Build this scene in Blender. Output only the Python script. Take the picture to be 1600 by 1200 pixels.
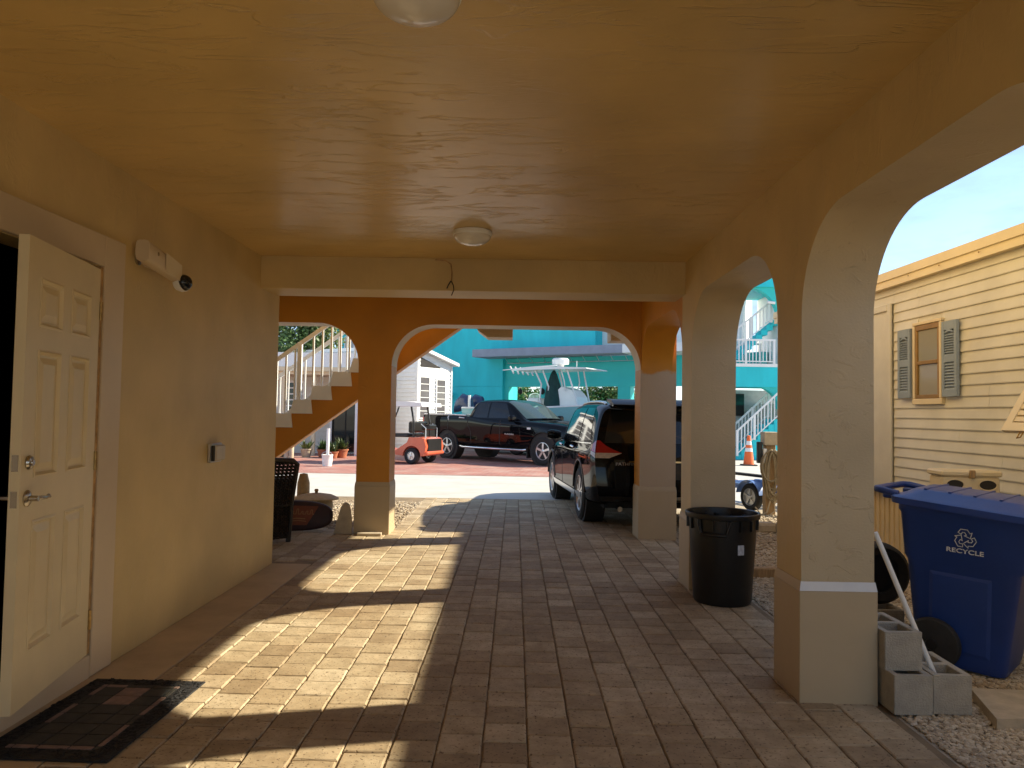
import bpy, math, random
import numpy as np
from mathutils import Matrix, Vector, noise
rnd = random.Random(7)
R = math.radians
scene = bpy.context.scene
for o in list(bpy.data.objects):
    bpy.data.objects.remove(o)

# ------------------------------------------------------------------ camera
cam_data = bpy.data.cameras.new('camera')
cam_data.sensor_width = 36.0
cam_data.lens = 36.0 * 1180.0 / 1600.0
cam_data.clip_start = 0.05
cam_data.clip_end = 2000
cam = bpy.data.objects.new('camera', cam_data)
scene.collection.objects.link(cam)
cam.matrix_world = (Matrix.Translation((0, 0, 1.45)) @ Matrix.Rotation(math.atan(6 / 1180), 4, 'Z')
                    @ Matrix.Rotation(math.pi / 2 + math.atan(46 / 1180), 4, 'X') @ Matrix.Rotation(0.0165, 4, 'Z'))
scene.camera = cam

# ------------------------------------------------------------------ sky and sun
TO_SUN = Vector((1.46, 0.343, 1.0)).normalized()
SUN_EL = math.asin(TO_SUN.z)
SUN_AZ = math.atan2(TO_SUN.x, TO_SUN.y)          # clockwise from +Y
world = bpy.data.worlds.new('World')
scene.world = world
world.use_nodes = True
wn, wl = world.node_tree.nodes, world.node_tree.links
wn.clear()
w_out = wn.new('ShaderNodeOutputWorld')
w_bg = wn.new('ShaderNodeBackground')
w_bg.inputs['Strength'].default_value = 0.085
w_sky = wn.new('ShaderNodeTexSky')
w_sky.sky_type = 'NISHITA'
w_sky.sun_disc = False
w_sky.sun_elevation = SUN_EL
w_sky.sun_rotation = SUN_AZ
w_sky.air_density = 0.75
w_sky.dust_density = 0.1
w_sky.ozone_density = 1.2
# thin broken cloud over the whole dome
w_tc = wn.new('ShaderNodeTexCoord')
w_map = wn.new('ShaderNodeMapping')
w_map.inputs['Scale'].default_value = (1.6, 1.6, 5.0)
w_noise = wn.new('ShaderNodeTexNoise')
w_noise.inputs['Scale'].default_value = 3.4
w_noise.inputs['Detail'].default_value = 7
w_noise.inputs['Roughness'].default_value = 0.55
w_ramp = wn.new('ShaderNodeValToRGB')
w_ramp.color_ramp.elements[0].position = 0.42
w_ramp.color_ramp.elements[0].color = (0.15, 0.15, 0.15, 1)
w_ramp.color_ramp.elements[1].position = 0.72
w_ramp.color_ramp.elements[1].color = (0.95, 0.95, 0.95, 1)
w_mix = wn.new('ShaderNodeMixRGB')
w_mix.inputs['Color2'].default_value = (1.55, 1.95, 2.65, 1)
wl.new(w_tc.outputs['Generated'], w_map.inputs['Vector'])
wl.new(w_map.outputs['Vector'], w_noise.inputs['Vector'])
wl.new(w_noise.outputs['Fac'], w_ramp.inputs['Fac'])
wl.new(w_ramp.outputs['Color'], w_mix.inputs['Fac'])
wl.new(w_sky.outputs['Color'], w_mix.inputs['Color1'])
wl.new(w_mix.outputs['Color'], w_bg.inputs['Color'])
wl.new(w_bg.outputs['Background'], w_out.inputs['Surface'])

sun_data = bpy.data.lights.new('sun', 'SUN')
sun_data.energy = 2.8
sun_data.angle = R(0.8)
sun_data.color = (1.0, 0.90, 0.70)
sun = bpy.data.objects.new('sun', sun_data)
scene.collection.objects.link(sun)
sun.rotation_euler = (-TO_SUN).to_track_quat('-Z', 'Y').to_euler()

scene.view_settings.view_transform = 'Standard'
scene.view_settings.look = 'None'
scene.view_settings.exposure = 1.85
scene.view_settings.gamma = 1.0
scene.view_settings.use_curve_mapping = False
scene.render.engine = 'CYCLES'
scene.cycles.max_bounces = 8
scene.cycles.diffuse_bounces = 5
scene.cycles.glossy_bounces = 3
scene.cycles.sample_clamp_indirect = 8

# ------------------------------------------------------------------ helpers
col = scene.collection


def tag(o, label=None, cat=None, group=None, kind=None):
    if label: o['label'] = label
    if cat: o['category'] = cat
    if group: o['group'] = group
    if kind: o['kind'] = kind
    return o


def empty(name, loc=(0, 0, 0), rz=0.0, label=None, cat=None, group=None, rx=0.0, ry=0.0):
    o = bpy.data.objects.new(name, None)
    o.empty_display_size = 0.1
    o.location = loc
    o.rotation_euler = (rx, ry, rz)
    col.objects.link(o)
    return tag(o, label, cat, group)


def link(name, me, parent=None, M=None):
    o = bpy.data.objects.new(name, me)
    col.objects.link(o)
    if parent is not None: o.parent = parent
    if M is not None: o.matrix_basis = M
    return o


def copy_tree(o, parent=None):
    c = o.copy()
    col.objects.link(c)
    c.parent = parent
    for ch in o.children:
        copy_tree(ch, c)
    return c


class MB:
    """collects polygons and links them as one mesh object"""
    def __init__(s):
        s.v, s.f, s.m = [], [], []
        s.cur = 0

    def poly(s, pts, m=None):
        n = len(s.v)
        s.v += [tuple(p) for p in pts]
        s.f.append(tuple(range(n, n + len(pts))))
        s.m.append(s.cur if m is None else m)
        return s

    def faces(s, vs, fs, m=None):
        n = len(s.v)
        s.v += [tuple(p) for p in vs]
        for f in fs:
            s.f.append(tuple(n + i for i in f))
            s.m.append(s.cur if m is None else m)
        return s

    def box(s, a, b, ch=0.0, m=None):
        x0, y0, z0 = [min(a[i], b[i]) for i in range(3)]
        x1, y1, z1 = [max(a[i], b[i]) for i in range(3)]
        if ch <= 0:
            vs = [(x0, y0, z0), (x1, y0, z0), (x1, y1, z0), (x0, y1, z0), (x0, y0, z1), (x1, y0, z1), (x1, y1, z1), (x0, y1, z1)]
            return s.faces(vs, [(3, 2, 1, 0), (4, 5, 6, 7), (0, 1, 5, 4), (1, 2, 6, 5), (2, 3, 7, 6), (3, 0, 4, 7)], m)
        c = min(ch, (x1 - x0) * .45, (y1 - y0) * .45, (z1 - z0) * .45)
        lo, hi = (x0, y0, z0), (x1, y1, z1)
        idx, vs = {}, []
        for sx in (0, 1):
            for sy in (0, 1):
                for sz in (0, 1):
                    sg = (sx, sy, sz)
                    for ax in range(3):
                        p = []
                        for k in range(3):
                            e = hi[k] if sg[k] else lo[k]
                            p.append(e if k == ax else (e - c if sg[k] else e + c))
                        idx[(sg, ax)] = len(vs)
                        vs.append(tuple(p))
        fs = []
        def q(pts):
            P = [Vector(vs[i]) for i in pts]
            nrm = (P[1] - P[0]).cross(P[2] - P[0])
            cen = sum(P, Vector()) / len(P) - (Vector(lo) + Vector(hi)) / 2
            fs.append(tuple(pts) if nrm.dot(cen) > 0 else tuple(reversed(pts)))
        for ax in range(3):
            u, w = [k for k in range(3) if k != ax]
            for sd in (0, 1):
                pts = []
                for (a_, b_) in ((0, 0), (1, 0), (1, 1), (0, 1)):
                    sg = [0, 0, 0]; sg[ax] = sd; sg[u] = a_; sg[w] = b_
                    pts.append(idx[(tuple(sg), ax)])
                q(pts)
            for a_ in (0, 1):
                for b_ in (0, 1):
                    s0 = [0, 0, 0]; s0[u] = a_; s0[w] = b_; s1 = list(s0); s1[ax] = 1
                    q([idx[(tuple(s0), u)], idx[(tuple(s1), u)], idx[(tuple(s1), w)], idx[(tuple(s0), w)]])
        for sx in (0, 1):
            for sy in (0, 1):
                for sz in (0, 1):
                    q([idx[((sx, sy, sz), k)] for k in range(3)])
        return s.faces(vs, fs, m)

    def tube(s, pts, r, n=8, caps=True, m=None):
        P = [Vector(p) for p in pts]
        rs = r if isinstance(r, (list, tuple)) else [r] * len(P)
        T = []
        for i in range(len(P)):
            a = P[max(i - 1, 0)]; b = P[min(i + 1, len(P) - 1)]
            T.append((b - a).normalized())
        up = Vector((0, 0, 1)) if abs(T[0].z) < .9 else Vector((1, 0, 0))
        N = (up - T[0] * up.dot(T[0])).normalized()
        vs, fs = [], []
        for i, p in enumerate(P):
            N = (N - T[i] * N.dot(T[i])).normalized()
            B = T[i].cross(N)
            for k in range(n):
                a = 2 * math.pi * k / n
                vs.append(p + (N * math.cos(a) + B * math.sin(a)) * rs[i])
        for i in range(len(P) - 1):
            for k in range(n):
                k2 = (k + 1) % n
                fs.append((i * n + k, i * n + k2, (i + 1) * n + k2, (i + 1) * n + k))
        if caps:
            fs.append(tuple(range(n - 1, -1, -1)))
            fs.append(tuple((len(P) - 1) * n + k for k in range(n)))
        return s.faces(vs, fs, m)

    def bar(s, p0, p1, w, h, m=None):
        """rectangular bar between two points; h is measured roughly along z"""
        a, b = Vector(p0), Vector(p1)
        t = (b - a).normalized()
        up = Vector((0, 0, 1)) if abs(t.z) < .95 else Vector((0, 1, 0))
        sd = t.cross(up).normalized()
        u2 = sd.cross(t).normalized()
        vs = []
        for p in (a, b):
            for (i, j) in ((-1, -1), (1, -1), (1, 1), (-1, 1)):
                vs.append(p + sd * (w / 2 * i) + u2 * (h / 2 * j))
        return s.faces(vs, [(0, 1, 2, 3), (7, 6, 5, 4), (4, 5, 1, 0), (5, 6, 2, 1), (6, 7, 3, 2), (7, 4, 0, 3)], m)

    def lathe(s, prof, n=24, c=(0, 0, 0), axis='z', m=None, close=False):
        vs, fs = [], []
        for (r, z) in prof:
            for k in range(n):
                a = 2 * math.pi * k / n
                x, y = r * math.cos(a), r * math.sin(a)
                p = (x, y, z) if axis == 'z' else ((z, x, y) if axis == 'x' else (y, z, x))
                vs.append((p[0] + c[0], p[1] + c[1], p[2] + c[2]))
        L = len(prof)
        for i in range(L - 1 + (1 if close else 0)):
            j = (i + 1) % L
            for k in range(n):
                k2 = (k + 1) % n
                fs.append((i * n + k, i * n + k2, j * n + k2, j * n + k))
        if not close:
            if prof[0][0] > 1e-6: fs.append(tuple(range(n - 1, -1, -1)))
            if prof[-1][0] > 1e-6: fs.append(tuple((L - 1) * n + k for k in range(n)))
        return s.faces(vs, fs, m)

    def prism(s, poly, plane, a, b, m=None):
        """polygon in a plane ('xz','xy','yz') pushed from a to b along the third axis"""
        def P(u, w, t):
            return {'xz': (u, t, w), 'xy': (u, w, t), 'yz': (t, u, w)}[plane]
        n = len(poly)
        vs = [P(u, w, a) for u, w in poly] + [P(u, w, b) for u, w in poly]
        fs = [tuple(range(n)), tuple(range(2 * n - 1, n - 1, -1))]
        for i in range(n):
            j = (i + 1) % n
            fs.append((i, i + n, j + n, j))
        return s.faces(vs, fs, m)

    def xf(s, M, start=0):
        for i in range(start, len(s.v)):
            s.v[i] = tuple(M @ Vector(s.v[i]))
        return s

    def mesh(s, name, mats, smooth=None):
        me = bpy.data.meshes.new(name)
        me.from_pydata(s.v, [], s.f)
        mats = mats if isinstance(mats, (list, tuple)) else [mats]
        for mt in mats: me.materials.append(mt)
        if len(mats) > 1: me.polygons.foreach_set('material_index', s.m)
        import bmesh
        bm = bmesh.new(); bm.from_mesh(me)
        if smooth is not None: bmesh.ops.remove_doubles(bm, verts=bm.verts, dist=1e-5)
        bmesh.ops.recalc_face_normals(bm, faces=bm.faces)
        bm.to_mesh(me); bm.free()
        if smooth is not None:
            me.polygons.foreach_set('use_smooth', [True] * len(me.polygons))
            me.set_sharp_from_angle(angle=R(smooth))
        me.update()
        return me

    def build(s, name, mats, parent=None, smooth=None, M=None):
        return link(name, s.mesh(name, mats, smooth), parent, M)


# ------------------------------------------------------------------ materials
def new_mat(name):
    m = bpy.data.materials.new(name)
    m.use_nodes = True
    nt = m.node_tree
    return m, nt.nodes, nt.links, nt.nodes['Principled BSDF']


def pbr(name, c, rough=.6, metal=0., var=.12, vscale=6., bump=0., bscale=60., coat=0., spec=.5, stretch=(1, 1, 1), dirt=None):
    m, n, l, b = new_mat(name)
    b.inputs['Roughness'].default_value = rough
    b.inputs['Metallic'].default_value = metal
    b.inputs['Specular IOR Level'].default_value = spec
    if coat:
        b.inputs['Coat Weight'].default_value = coat
        b.inputs['Coat Roughness'].default_value = .03
    tc = n.new('ShaderNodeTexCoord')
    mp = n.new('ShaderNodeMapping')
    mp.inputs['Scale'].default_value = stretch
    l.new(tc.outputs['Object'], mp.inputs['Vector'])
    nz = n.new('ShaderNodeTexNoise')
    nz.inputs['Scale'].default_value = vscale
    nz.inputs['Detail'].default_value = 4
    nz.inputs['Roughness'].default_value = .6
    l.new(mp.outputs['Vector'], nz.inputs['Vector'])
    rp = n.new('ShaderNodeValToRGB')
    rp.color_ramp.elements[0].position = .3
    rp.color_ramp.elements[1].position = .7
    lo = [max(0, x * (1 - var)) for x in c]; hi = [min(1, x * (1 + var)) for x in c]
    if dirt: lo = dirt
    rp.color_ramp.elements[0].color = (*lo, 1)
    rp.color_ramp.elements[1].color = (*hi, 1)
    l.new(nz.outputs['Fac'], rp.inputs['Fac'])
    l.new(rp.outputs['Color'], b.inputs['Base Color'])
    if bump:
        n2 = n.new('ShaderNodeTexNoise')
        n2.inputs['Scale'].default_value = bscale
        n2.inputs['Detail'].default_value = 5
        l.new(mp.outputs['Vector'], n2.inputs['Vector'])
        bp = n.new('ShaderNodeBump')
        bp.inputs['Strength'].default_value = bump
        bp.inputs['Distance'].default_value = .01
        l.new(n2.outputs['Fac'], bp.inputs['Height'])
        l.new(bp.outputs['Normal'], b.inputs['Normal'])
    return m


def stucco(name, c, rough=.5, stretch=(1, 1, 1), ridge=.5, fine=.15, c2=None, split=None, scale=5.0, spec=.5, edge=.08, mid=.57):
    """painted trowelled stucco: flat paint with sparse raised ridges; optional second paint colour below a height"""
    m, n, l, b = new_mat(name)
    b.inputs['Roughness'].default_value = rough
    b.inputs['Specular IOR Level'].default_value = spec
    tc = n.new('ShaderNodeTexCoord')
    mp = n.new('ShaderNodeMapping')
    mp.inputs['Scale'].default_value = stretch
    l.new(tc.outputs['Object'], mp.inputs['Vector'])
    a = n.new('ShaderNodeTexNoise'); a.inputs['Scale'].default_value = scale; a.inputs['Detail'].default_value = 6
    a.inputs['Roughness'].default_value = .62; a.inputs['Distortion'].default_value = .8
    l.new(mp.outputs['Vector'], a.inputs['Vector'])
    r1 = n.new('ShaderNodeValToRGB')
    e = r1.color_ramp.elements
    e[0].position = mid - edge / 2; e[0].color = (0, 0, 0, 1)
    e[1].position = mid + edge / 2; e[1].color = (1, 1, 1, 1)
    l.new(a.outputs['Fac'], r1.inputs['Fac'])
    # broad patches decide where the trowel marks show
    pz = n.new('ShaderNodeTexNoise'); pz.inputs['Scale'].default_value = .9; pz.inputs['Detail'].default_value = 3
    l.new(tc.outputs['Object'], pz.inputs['Vector'])
    pr = n.new('ShaderNodeValToRGB'); pr.color_ramp.elements[0].position = .38; pr.color_ramp.elements[1].position = .62
    pr.color_ramp.elements[0].color = (.15, .15, .15, 1)
    l.new(pz.outputs['Fac'], pr.inputs['Fac'])
    mm = n.new('ShaderNodeMath'); mm.operation = 'MULTIPLY'
    l.new(r1.outputs['Color'], mm.inputs[0]); l.new(pr.outputs['Color'], mm.inputs[1])
    f = n.new('ShaderNodeTexNoise'); f.inputs['Scale'].default_value = 70; f.inputs['Detail'].default_value = 4
    l.new(mp.outputs['Vector'], f.inputs['Vector'])
    b1 = n.new('ShaderNodeBump'); b1.inputs['Strength'].default_value = fine; b1.inputs['Distance'].default_value = .004
    l.new(f.outputs['Fac'], b1.inputs['Height'])
    b2 = n.new('ShaderNodeBump'); b2.inputs['Strength'].default_value = ridge; b2.inputs['Distance'].default_value = .004
    l.new(mm.outputs['Value'], b2.inputs['Height']); l.new(b1.outputs['Normal'], b2.inputs['Normal'])
    l.new(b2.outputs['Normal'], b.inputs['Normal'])
    v = n.new('ShaderNodeTexNoise'); v.inputs['Scale'].default_value = 1.7; v.inputs['Detail'].default_value = 4
    l.new(tc.outputs['Object'], v.inputs['Vector'])
    cr = n.new('ShaderNodeValToRGB')
    cr.color_ramp.elements[0].position = .3; cr.color_ramp.elements[1].position = .7
    cr.color_ramp.elements[0].color = (*[x * .84 for x in c], 1); cr.color_ramp.elements[1].color = (*[min(1, x * 1.06) for x in c], 1)
    l.new(v.outputs['Fac'], cr.inputs['Fac'])
    last = cr.outputs['Color']
    if c2 is not None:
        sp = n.new('ShaderNodeSeparateXYZ'); l.new(tc.outputs['Object'], sp.inputs['Vector'])
        w = n.new('ShaderNodeTexNoise'); w.inputs['Scale'].default_value = 9; l.new(tc.outputs['Object'], w.inputs['Vector'])
        mu = n.new('ShaderNodeMath'); mu.operation = 'MULTIPLY_ADD'; mu.inputs[1].default_value = .12; l.new(w.outputs['Fac'], mu.inputs[0]); l.new(sp.outputs['Z'], mu.inputs[2])
        gt = n.new('ShaderNodeMapRange'); gt.inputs['From Min'].default_value = split + .045; gt.inputs['From Max'].default_value = split + .075
        l.new(mu.outputs['Value'], gt.inputs['Value'])
        mx = n.new('ShaderNodeMixRGB'); mx.inputs['Color1'].default_value = (*c2, 1)
        l.new(gt.outputs['Result'], mx.inputs['Fac']); l.new(last, mx.inputs['Color2'])
        last = mx.outputs['Color']
    l.new(last, b.inputs['Base Color'])
    return m


def paver_mat(name, c1, c2, c3, pits=True):
    m, n, l, b = new_mat(name)
    b.inputs['Roughness'].default_value = .72
    tc = n.new('ShaderNodeTexCoord'); oi = n.new('ShaderNodeObjectInfo'); ge = n.new('ShaderNodeNewGeometry')
    ad = n.new('ShaderNodeMath'); ad.operation = 'ADD'
    l.new(oi.outputs['Random'], ad.inputs[0]); l.new(ge.outputs['Random Per Island'], ad.inputs[1])
    fr = n.new('ShaderNodeMath'); fr.operation = 'FRACT'; l.new(ad.outputs['Value'], fr.inputs[0])
    rp = n.new('ShaderNodeValToRGB')
    e = rp.color_ramp.elements
    e[0].position = 0; e[0].color = (*c1, 1); e[1].position = 1; e[1].color = (*c3, 1)
    k = e.new(.55); k.color = (*c2, 1)
    l.new(fr.outputs['Value'], rp.inputs['Fac'])
    nz = n.new('ShaderNodeTexNoise'); nz.inputs['Scale'].default_value = 9; nz.inputs['Detail'].default_value = 5; nz.inputs['Roughness'].default_value = .7
    l.new(ge.outputs['Position'], nz.inputs['Vector'])
    r2 = n.new('ShaderNodeValToRGB'); r2.color_ramp.elements[0].position = .3; r2.color_ramp.elements[1].position = .7
    r2.color_ramp.elements[0].color = (.70, .66, .60, 1); r2.color_ramp.elements[1].color = (1.1, 1.08, 1.05, 1)
    l.new(nz.outputs['Fac'], r2.inputs['Fac'])
    mx = n.new('ShaderNodeMixRGB'); mx.blend_type = 'MULTIPLY'; mx.inputs['Fac'].default_value = 1
    l.new(rp.outputs['Color'], mx.inputs['Color1']); l.new(r2.outputs['Color'], mx.inputs['Color2'])
    # broad worn and stained areas
    st = n.new('ShaderNodeTexNoise'); st.inputs['Scale'].default_value = 1.3; st.inputs['Detail'].default_value = 5
    l.new(ge.outputs['Position'], st.inputs['Vector'])
    r4 = n.new('ShaderNodeValToRGB'); r4.color_ramp.elements[0].position = .32; r4.color_ramp.elements[1].position = .6
    r4.color_ramp.elements[0].color = (.80, .74, .68, 1); r4.color_ramp.elements[1].color = (1, 1, 1, 1)
    l.new(st.outputs['Fac'], r4.inputs['Fac'])
    mx2 = n.new('ShaderNodeMixRGB'); mx2.blend_type = 'MULTIPLY'; mx2.inputs['Fac'].default_value = 1
    l.new(mx.outputs['Color'], mx2.inputs['Color1']); l.new(r4.outputs['Color'], mx2.inputs['Color2'])
    # open pits of the tumbled face
    vo = n.new('ShaderNodeTexNoise'); vo.inputs['Scale'].default_value = 62; vo.inputs['Detail'].default_value = 3
    l.new(ge.outputs['Position'], vo.inputs['Vector'])
    r3 = n.new('ShaderNodeValToRGB'); r3.color_ramp.elements[0].position = .33; r3.color_ramp.elements[1].position = .40
    r3.color_ramp.elements[0].color = (.28, .22, .16, 1)
    l.new(vo.outputs['Fac'], r3.inputs['Fac'])
    mx3 = n.new('ShaderNodeMixRGB'); mx3.blend_type = 'MULTIPLY'; mx3.inputs['Fac'].default_value = .8 if pits else 0
    l.new(mx2.outputs['Color'], mx3.inputs['Color1']); l.new(r3.outputs['Color'], mx3.inputs['Color2'])
    l.new(mx3.outputs['Color'], b.inputs['Base Color'])
    bp = n.new('ShaderNodeBump'); bp.inputs['Strength'].default_value = .5; bp.inputs['Distance'].default_value = .004
    l.new(r3.outputs['Color'], bp.inputs['Height'])
    b2 = n.new('ShaderNodeBump'); b2.inputs['Strength'].default_value = .35; b2.inputs['Distance'].default_value = .006
    n5 = n.new('ShaderNodeTexNoise'); n5.inputs['Scale'].default_value = 28; n5.inputs['Detail'].default_value = 6
    l.new(ge.outputs['Position'], n5.inputs['Vector'])
    l.new(n5.outputs['Fac'], b2.inputs['Height']); l.new(bp.outputs['Normal'], b2.inputs['Normal'])
    l.new(b2.outputs['Normal'], b.inputs['Normal'])
    return m


def brick_ground_mat(name):
    m, n, l, b = new_mat(name)
    b.inputs['Roughness'].default_value = .8
    tc = n.new('ShaderNodeTexCoord')
    br = n.new('ShaderNodeTexBrick')
    br.inputs['Scale'].default_value = 1.0
    br.inputs['Brick Width'].default_value = .21; br.inputs['Row Height'].default_value = .105
    br.inputs['Mortar Size'].default_value = .006
    br.inputs['Color1'].default_value = (.40, .145, .105, 1); br.inputs['Color2'].default_value = (.28, .11, .09, 1)
    br.inputs['Mortar'].default_value = (.42, .33, .27, 1)
    mp = n.new('ShaderNodeMapping'); mp.inputs['Rotation'].default_value = (0, 0, R(-38))
    l.new(tc.outputs['Object'], mp.inputs['Vector']); l.new(mp.outputs['Vector'], br.inputs['Vector'])
    nz = n.new('ShaderNodeTexNoise'); nz.inputs['Scale'].default_value = 1.1; nz.inputs['Detail'].default_value = 6
    l.new(tc.outputs['Object'], nz.inputs['Vector'])
    rp = n.new('ShaderNodeValToRGB'); rp.color_ramp.elements[0].position = .48; rp.color_ramp.elements[1].position = .75
    rp.color_ramp.elements[0].color = (0, 0, 0, 1)
    rp.color_ramp.elements[1].color = (.55, .55, .55, 1)
    l.new(nz.outputs['Fac'], rp.inputs['Fac'])
    mx = n.new('ShaderNodeMixRGB'); mx.inputs['Color2'].default_value = (.50, .40, .34, 1)
    l.new(rp.outputs['Color'], mx.inputs['Fac']); l.new(br.outputs['Color'], mx.inputs['Color1'])
    l.new(mx.outputs['Color'], b.inputs['Base Color'])
    return m


def glass_mat(name, c=(.012, .014, .016), rough=.04):
    m, n, l, b = new_mat(name)
    b.inputs['Base Color'].default_value = (*c, 1)
    b.inputs['Roughness'].default_value = rough
    b.inputs['Specular IOR Level'].default_value = .45
    return m


TAN = (.62, .455, .205)
M = {}
M['wall'] = stucco('tan_wall_paint', TAN, .52, (1, 1, .45), .55, .25, scale=7)
M['ceil'] = stucco('ceiling_paint', (.66, .455, .17), .30, (.32, 1.25, 1), 1.0, .25, scale=6.5, spec=.55, edge=.05, mid=.555)
M['pier'] = stucco('pier_paint', (.55, .435, .27), .55, (1, 1, 1.3), .65, .4, scale=9, edge=.06, mid=.60)
M['intrados'] = stucco('intrados_paint', (.57, .455, .29), .5, (.6, 1.2, 1.8), .6, .4, scale=8, edge=.06, mid=.58)
M['orange'] = stucco('orange_paint', (.58, .232, .011), .5, (1, 1, .7), .4, .2, scale=6)
M['orange_split'] = stucco('orange_over_tan_paint', (.60, .25, .015), .5, (1, 1, .7), .4, .2, c2=(.50, .385, .26), split=1.97, scale=6)
M['base'] = pbr('base_paint', (.50, .385, .235), .5, var=.05, vscale=2, bump=.06, bscale=25)
M['band'] = pbr('white_band', (.74, .74, .74), .45, var=.05, bump=.06)
M['trim'] = pbr('trim_paint', (.58, .46, .31), .42, var=.06, vscale=2, bump=.03)
M['door'] = pbr('door_paint', (.68, .565, .35), .38, var=.06, vscale=3, bump=.03, bscale=30)
M['doorwear'] = pbr('worn_jamb', (.42, .25, .10), .6, var=.5, vscale=14)
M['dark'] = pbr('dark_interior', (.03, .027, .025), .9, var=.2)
M['steel'] = pbr('brushed_nickel', (.46, .43, .38), .25, 1.0, var=.08)
M['brass'] = pbr('tarnished_brass', (.35, .22, .08), .35, 1.0, var=.3, vscale=30)
M['strip'] = pbr('concrete_strip', (.49, .37, .22), .7, var=.14, vscale=3, bump=.12, bscale=35)
M['sand'] = pbr('joint_sand', (.23, .165, .095), .95, var=.3, vscale=4, bump=.4, bscale=120)
M['paver'] = paver_mat('paver_stone', (.37, .285, .175), (.49, .395, .255), (.57, .48, .335))
M['road'] = pbr('road_surface', (.50, .475, .43), .85, var=.10, vscale=1.5, bump=.2, bscale=60)
M['soil'] = pbr('gravel_bed', (.40, .335, .24), .95, var=.3, vscale=30, bump=.8, bscale=55)
M['pebble'] = paver_mat('pebble_stone', (.36, .29, .20), (.52, .44, .32), (.64, .57, .45), pits=False)
M['brick'] = brick_ground_mat('red_brick_paving')
M['ground'] = pbr('ground_soil', (.50, .44, .34), .95, var=.25, vscale=2, bump=.3)
M['rubber'] = pbr('black_rubber', (.018, .017, .016), .75, var=.3, vscale=20, bump=.15, bscale=80)
M['blackplastic'] = pbr('black_plastic', (.012, .012, .012), .38, var=.25, vscale=8, bump=.08, bscale=45)
M['white'] = pbr('white_paint', (.80, .80, .78), .45, var=.05, vscale=4)
M['opal'] = pbr('opal_lens', (.70, .66, .60), .25, var=.02, coat=.3)
M['alu'] = pbr('aluminium', (.62, .62, .62), .3, 1.0, var=.06)
M['concrete'] = pbr('block_concrete', (.40, .36, .29), .92, var=.16, vscale=10, bump=.6, bscale=110)
M['stone'] = pbr('pale_stone', (.46, .38, .27), .9, var=.18, vscale=8, bump=.3, bscale=50)
M['wood'] = pbr('weathered_wood', (.33, .21, .10), .8, var=.3, vscale=7, stretch=(8, 8, 1), bump=.3, bscale=30)
M['siding'] = pbr('cream_siding', (.62, .59, .51), .5, var=.10, vscale=2, bump=.05, bscale=40)
M['fascia'] = pbr('yellow_fascia', (.72, .60, .38), .5, var=.06, vscale=3)
M['cream'] = pbr('cream_trim', (.70, .58, .38), .5, var=.06, vscale=4)
M['shutter'] = pbr('bluegrey_shutter', (.25, .30, .36), .55, var=.08, vscale=5)
M['bronze'] = pbr('bronze_frame', (.30, .17, .04), .4, .3, var=.15, vscale=10)
M['pane'] = glass_mat('window_pane', (.30, .29, .26), .06)
M['bluecart'] = pbr('blue_cart_plastic', (.012, .042, .20), .42, var=.12, vscale=3, bump=.05, bscale=60)
M['bluelid'] = pbr('blue_lid_plastic', (.016, .05, .24), .36, var=.15, vscale=3, bump=.05, bscale=60)
M['print'] = pbr('pale_print', (.55, .57, .60), .6, var=.25, vscale=40)
M['turq'] = pbr('turquoise_paint', (.015, .56, .62), .6, var=.13, vscale=1.2, bump=.08, stretch=(1, 1, .35))
M['turq_green'] = pbr('green_turquoise_paint', (.03, .55, .52), .6, var=.05, vscale=1.5)
M['awning'] = pbr('grey_awning', (.26, .29, .36), .7, var=.1, vscale=3)
M['blackpaint'] = pbr('black_car_paint', (.003, .0035, .005), .3, var=.0, coat=.5, spec=.0)
M['tint'] = glass_mat('tinted_glass')
M['windshield'] = glass_mat('windshield_glass', (.03, .05, .05), .03)
M['chrome'] = pbr('chrome', (.75, .75, .75), .12, 1.0, var=.03)
M['tyre'] = pbr('tyre_rubber', (.014, .014, .014), .8, var=.2, vscale=15, bump=.1)
M['rim'] = pbr('alloy_rim', (.55, .55, .55), .28, .9, var=.05)
M['redlens'] = pbr('red_lens', (.42, .012, .014), .12, var=.1, coat=.6)
M['clearlens'] = pbr('clear_lens', (.62, .52, .42), .1, var=.15, vscale=30, coat=.6)
M['coral'] = pbr('coral_cart_body', (.62, .115, .05), .3, var=.05, coat=.5)
M['hull'] = pbr('pale_blue_hull', (.22, .50, .54), .25, var=.03, coat=.6)
M['gelcoat'] = pbr('white_gelcoat', (.76, .77, .76), .25, var=.03, coat=.4)
M['canvas'] = pbr('dark_green_canvas', (.008, .045, .04), .8, var=.2, vscale=6)
M['navy'] = pbr('navy_cowling', (.02, .04, .11), .3, var=.15, vscale=6, coat=.4)
M['leaf'] = pbr('leaf_green', (.055, .105, .025), .55, var=.5, vscale=2.5)
M['leaf_light'] = pbr('leaf_light_green', (.11, .15, .04), .55, var=.45, vscale=3)
M['bark'] = pbr('bark', (.10, .08, .06), .9, var=.3, vscale=12, bump=.4)
M['terracotta'] = pbr('terracotta', (.40, .14, .07), .8, var=.15, vscale=8)
M['wicker'] = pbr('dark_wicker', (.02, .014, .011), .5, var=.4, vscale=30, bump=.6, bscale=90)
M['maroon'] = pbr('maroon_cover', (.035, .012, .012), .55, var=.25, vscale=6, bump=.1)
M['rust'] = pbr('rust_orange_print', (.20, .05, .015), .6, var=.2, vscale=10)
M['rustpale'] = pbr('pale_script_print', (.33, .17, .06), .6, var=.1)
M['straw'] = pbr('straw', (.45, .33, .17), .75, var=.15, vscale=12, bump=.3, bscale=90)
M['hose'] = pbr('olive_hose', (.26, .20, .12), .6, var=.2, vscale=12)
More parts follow.
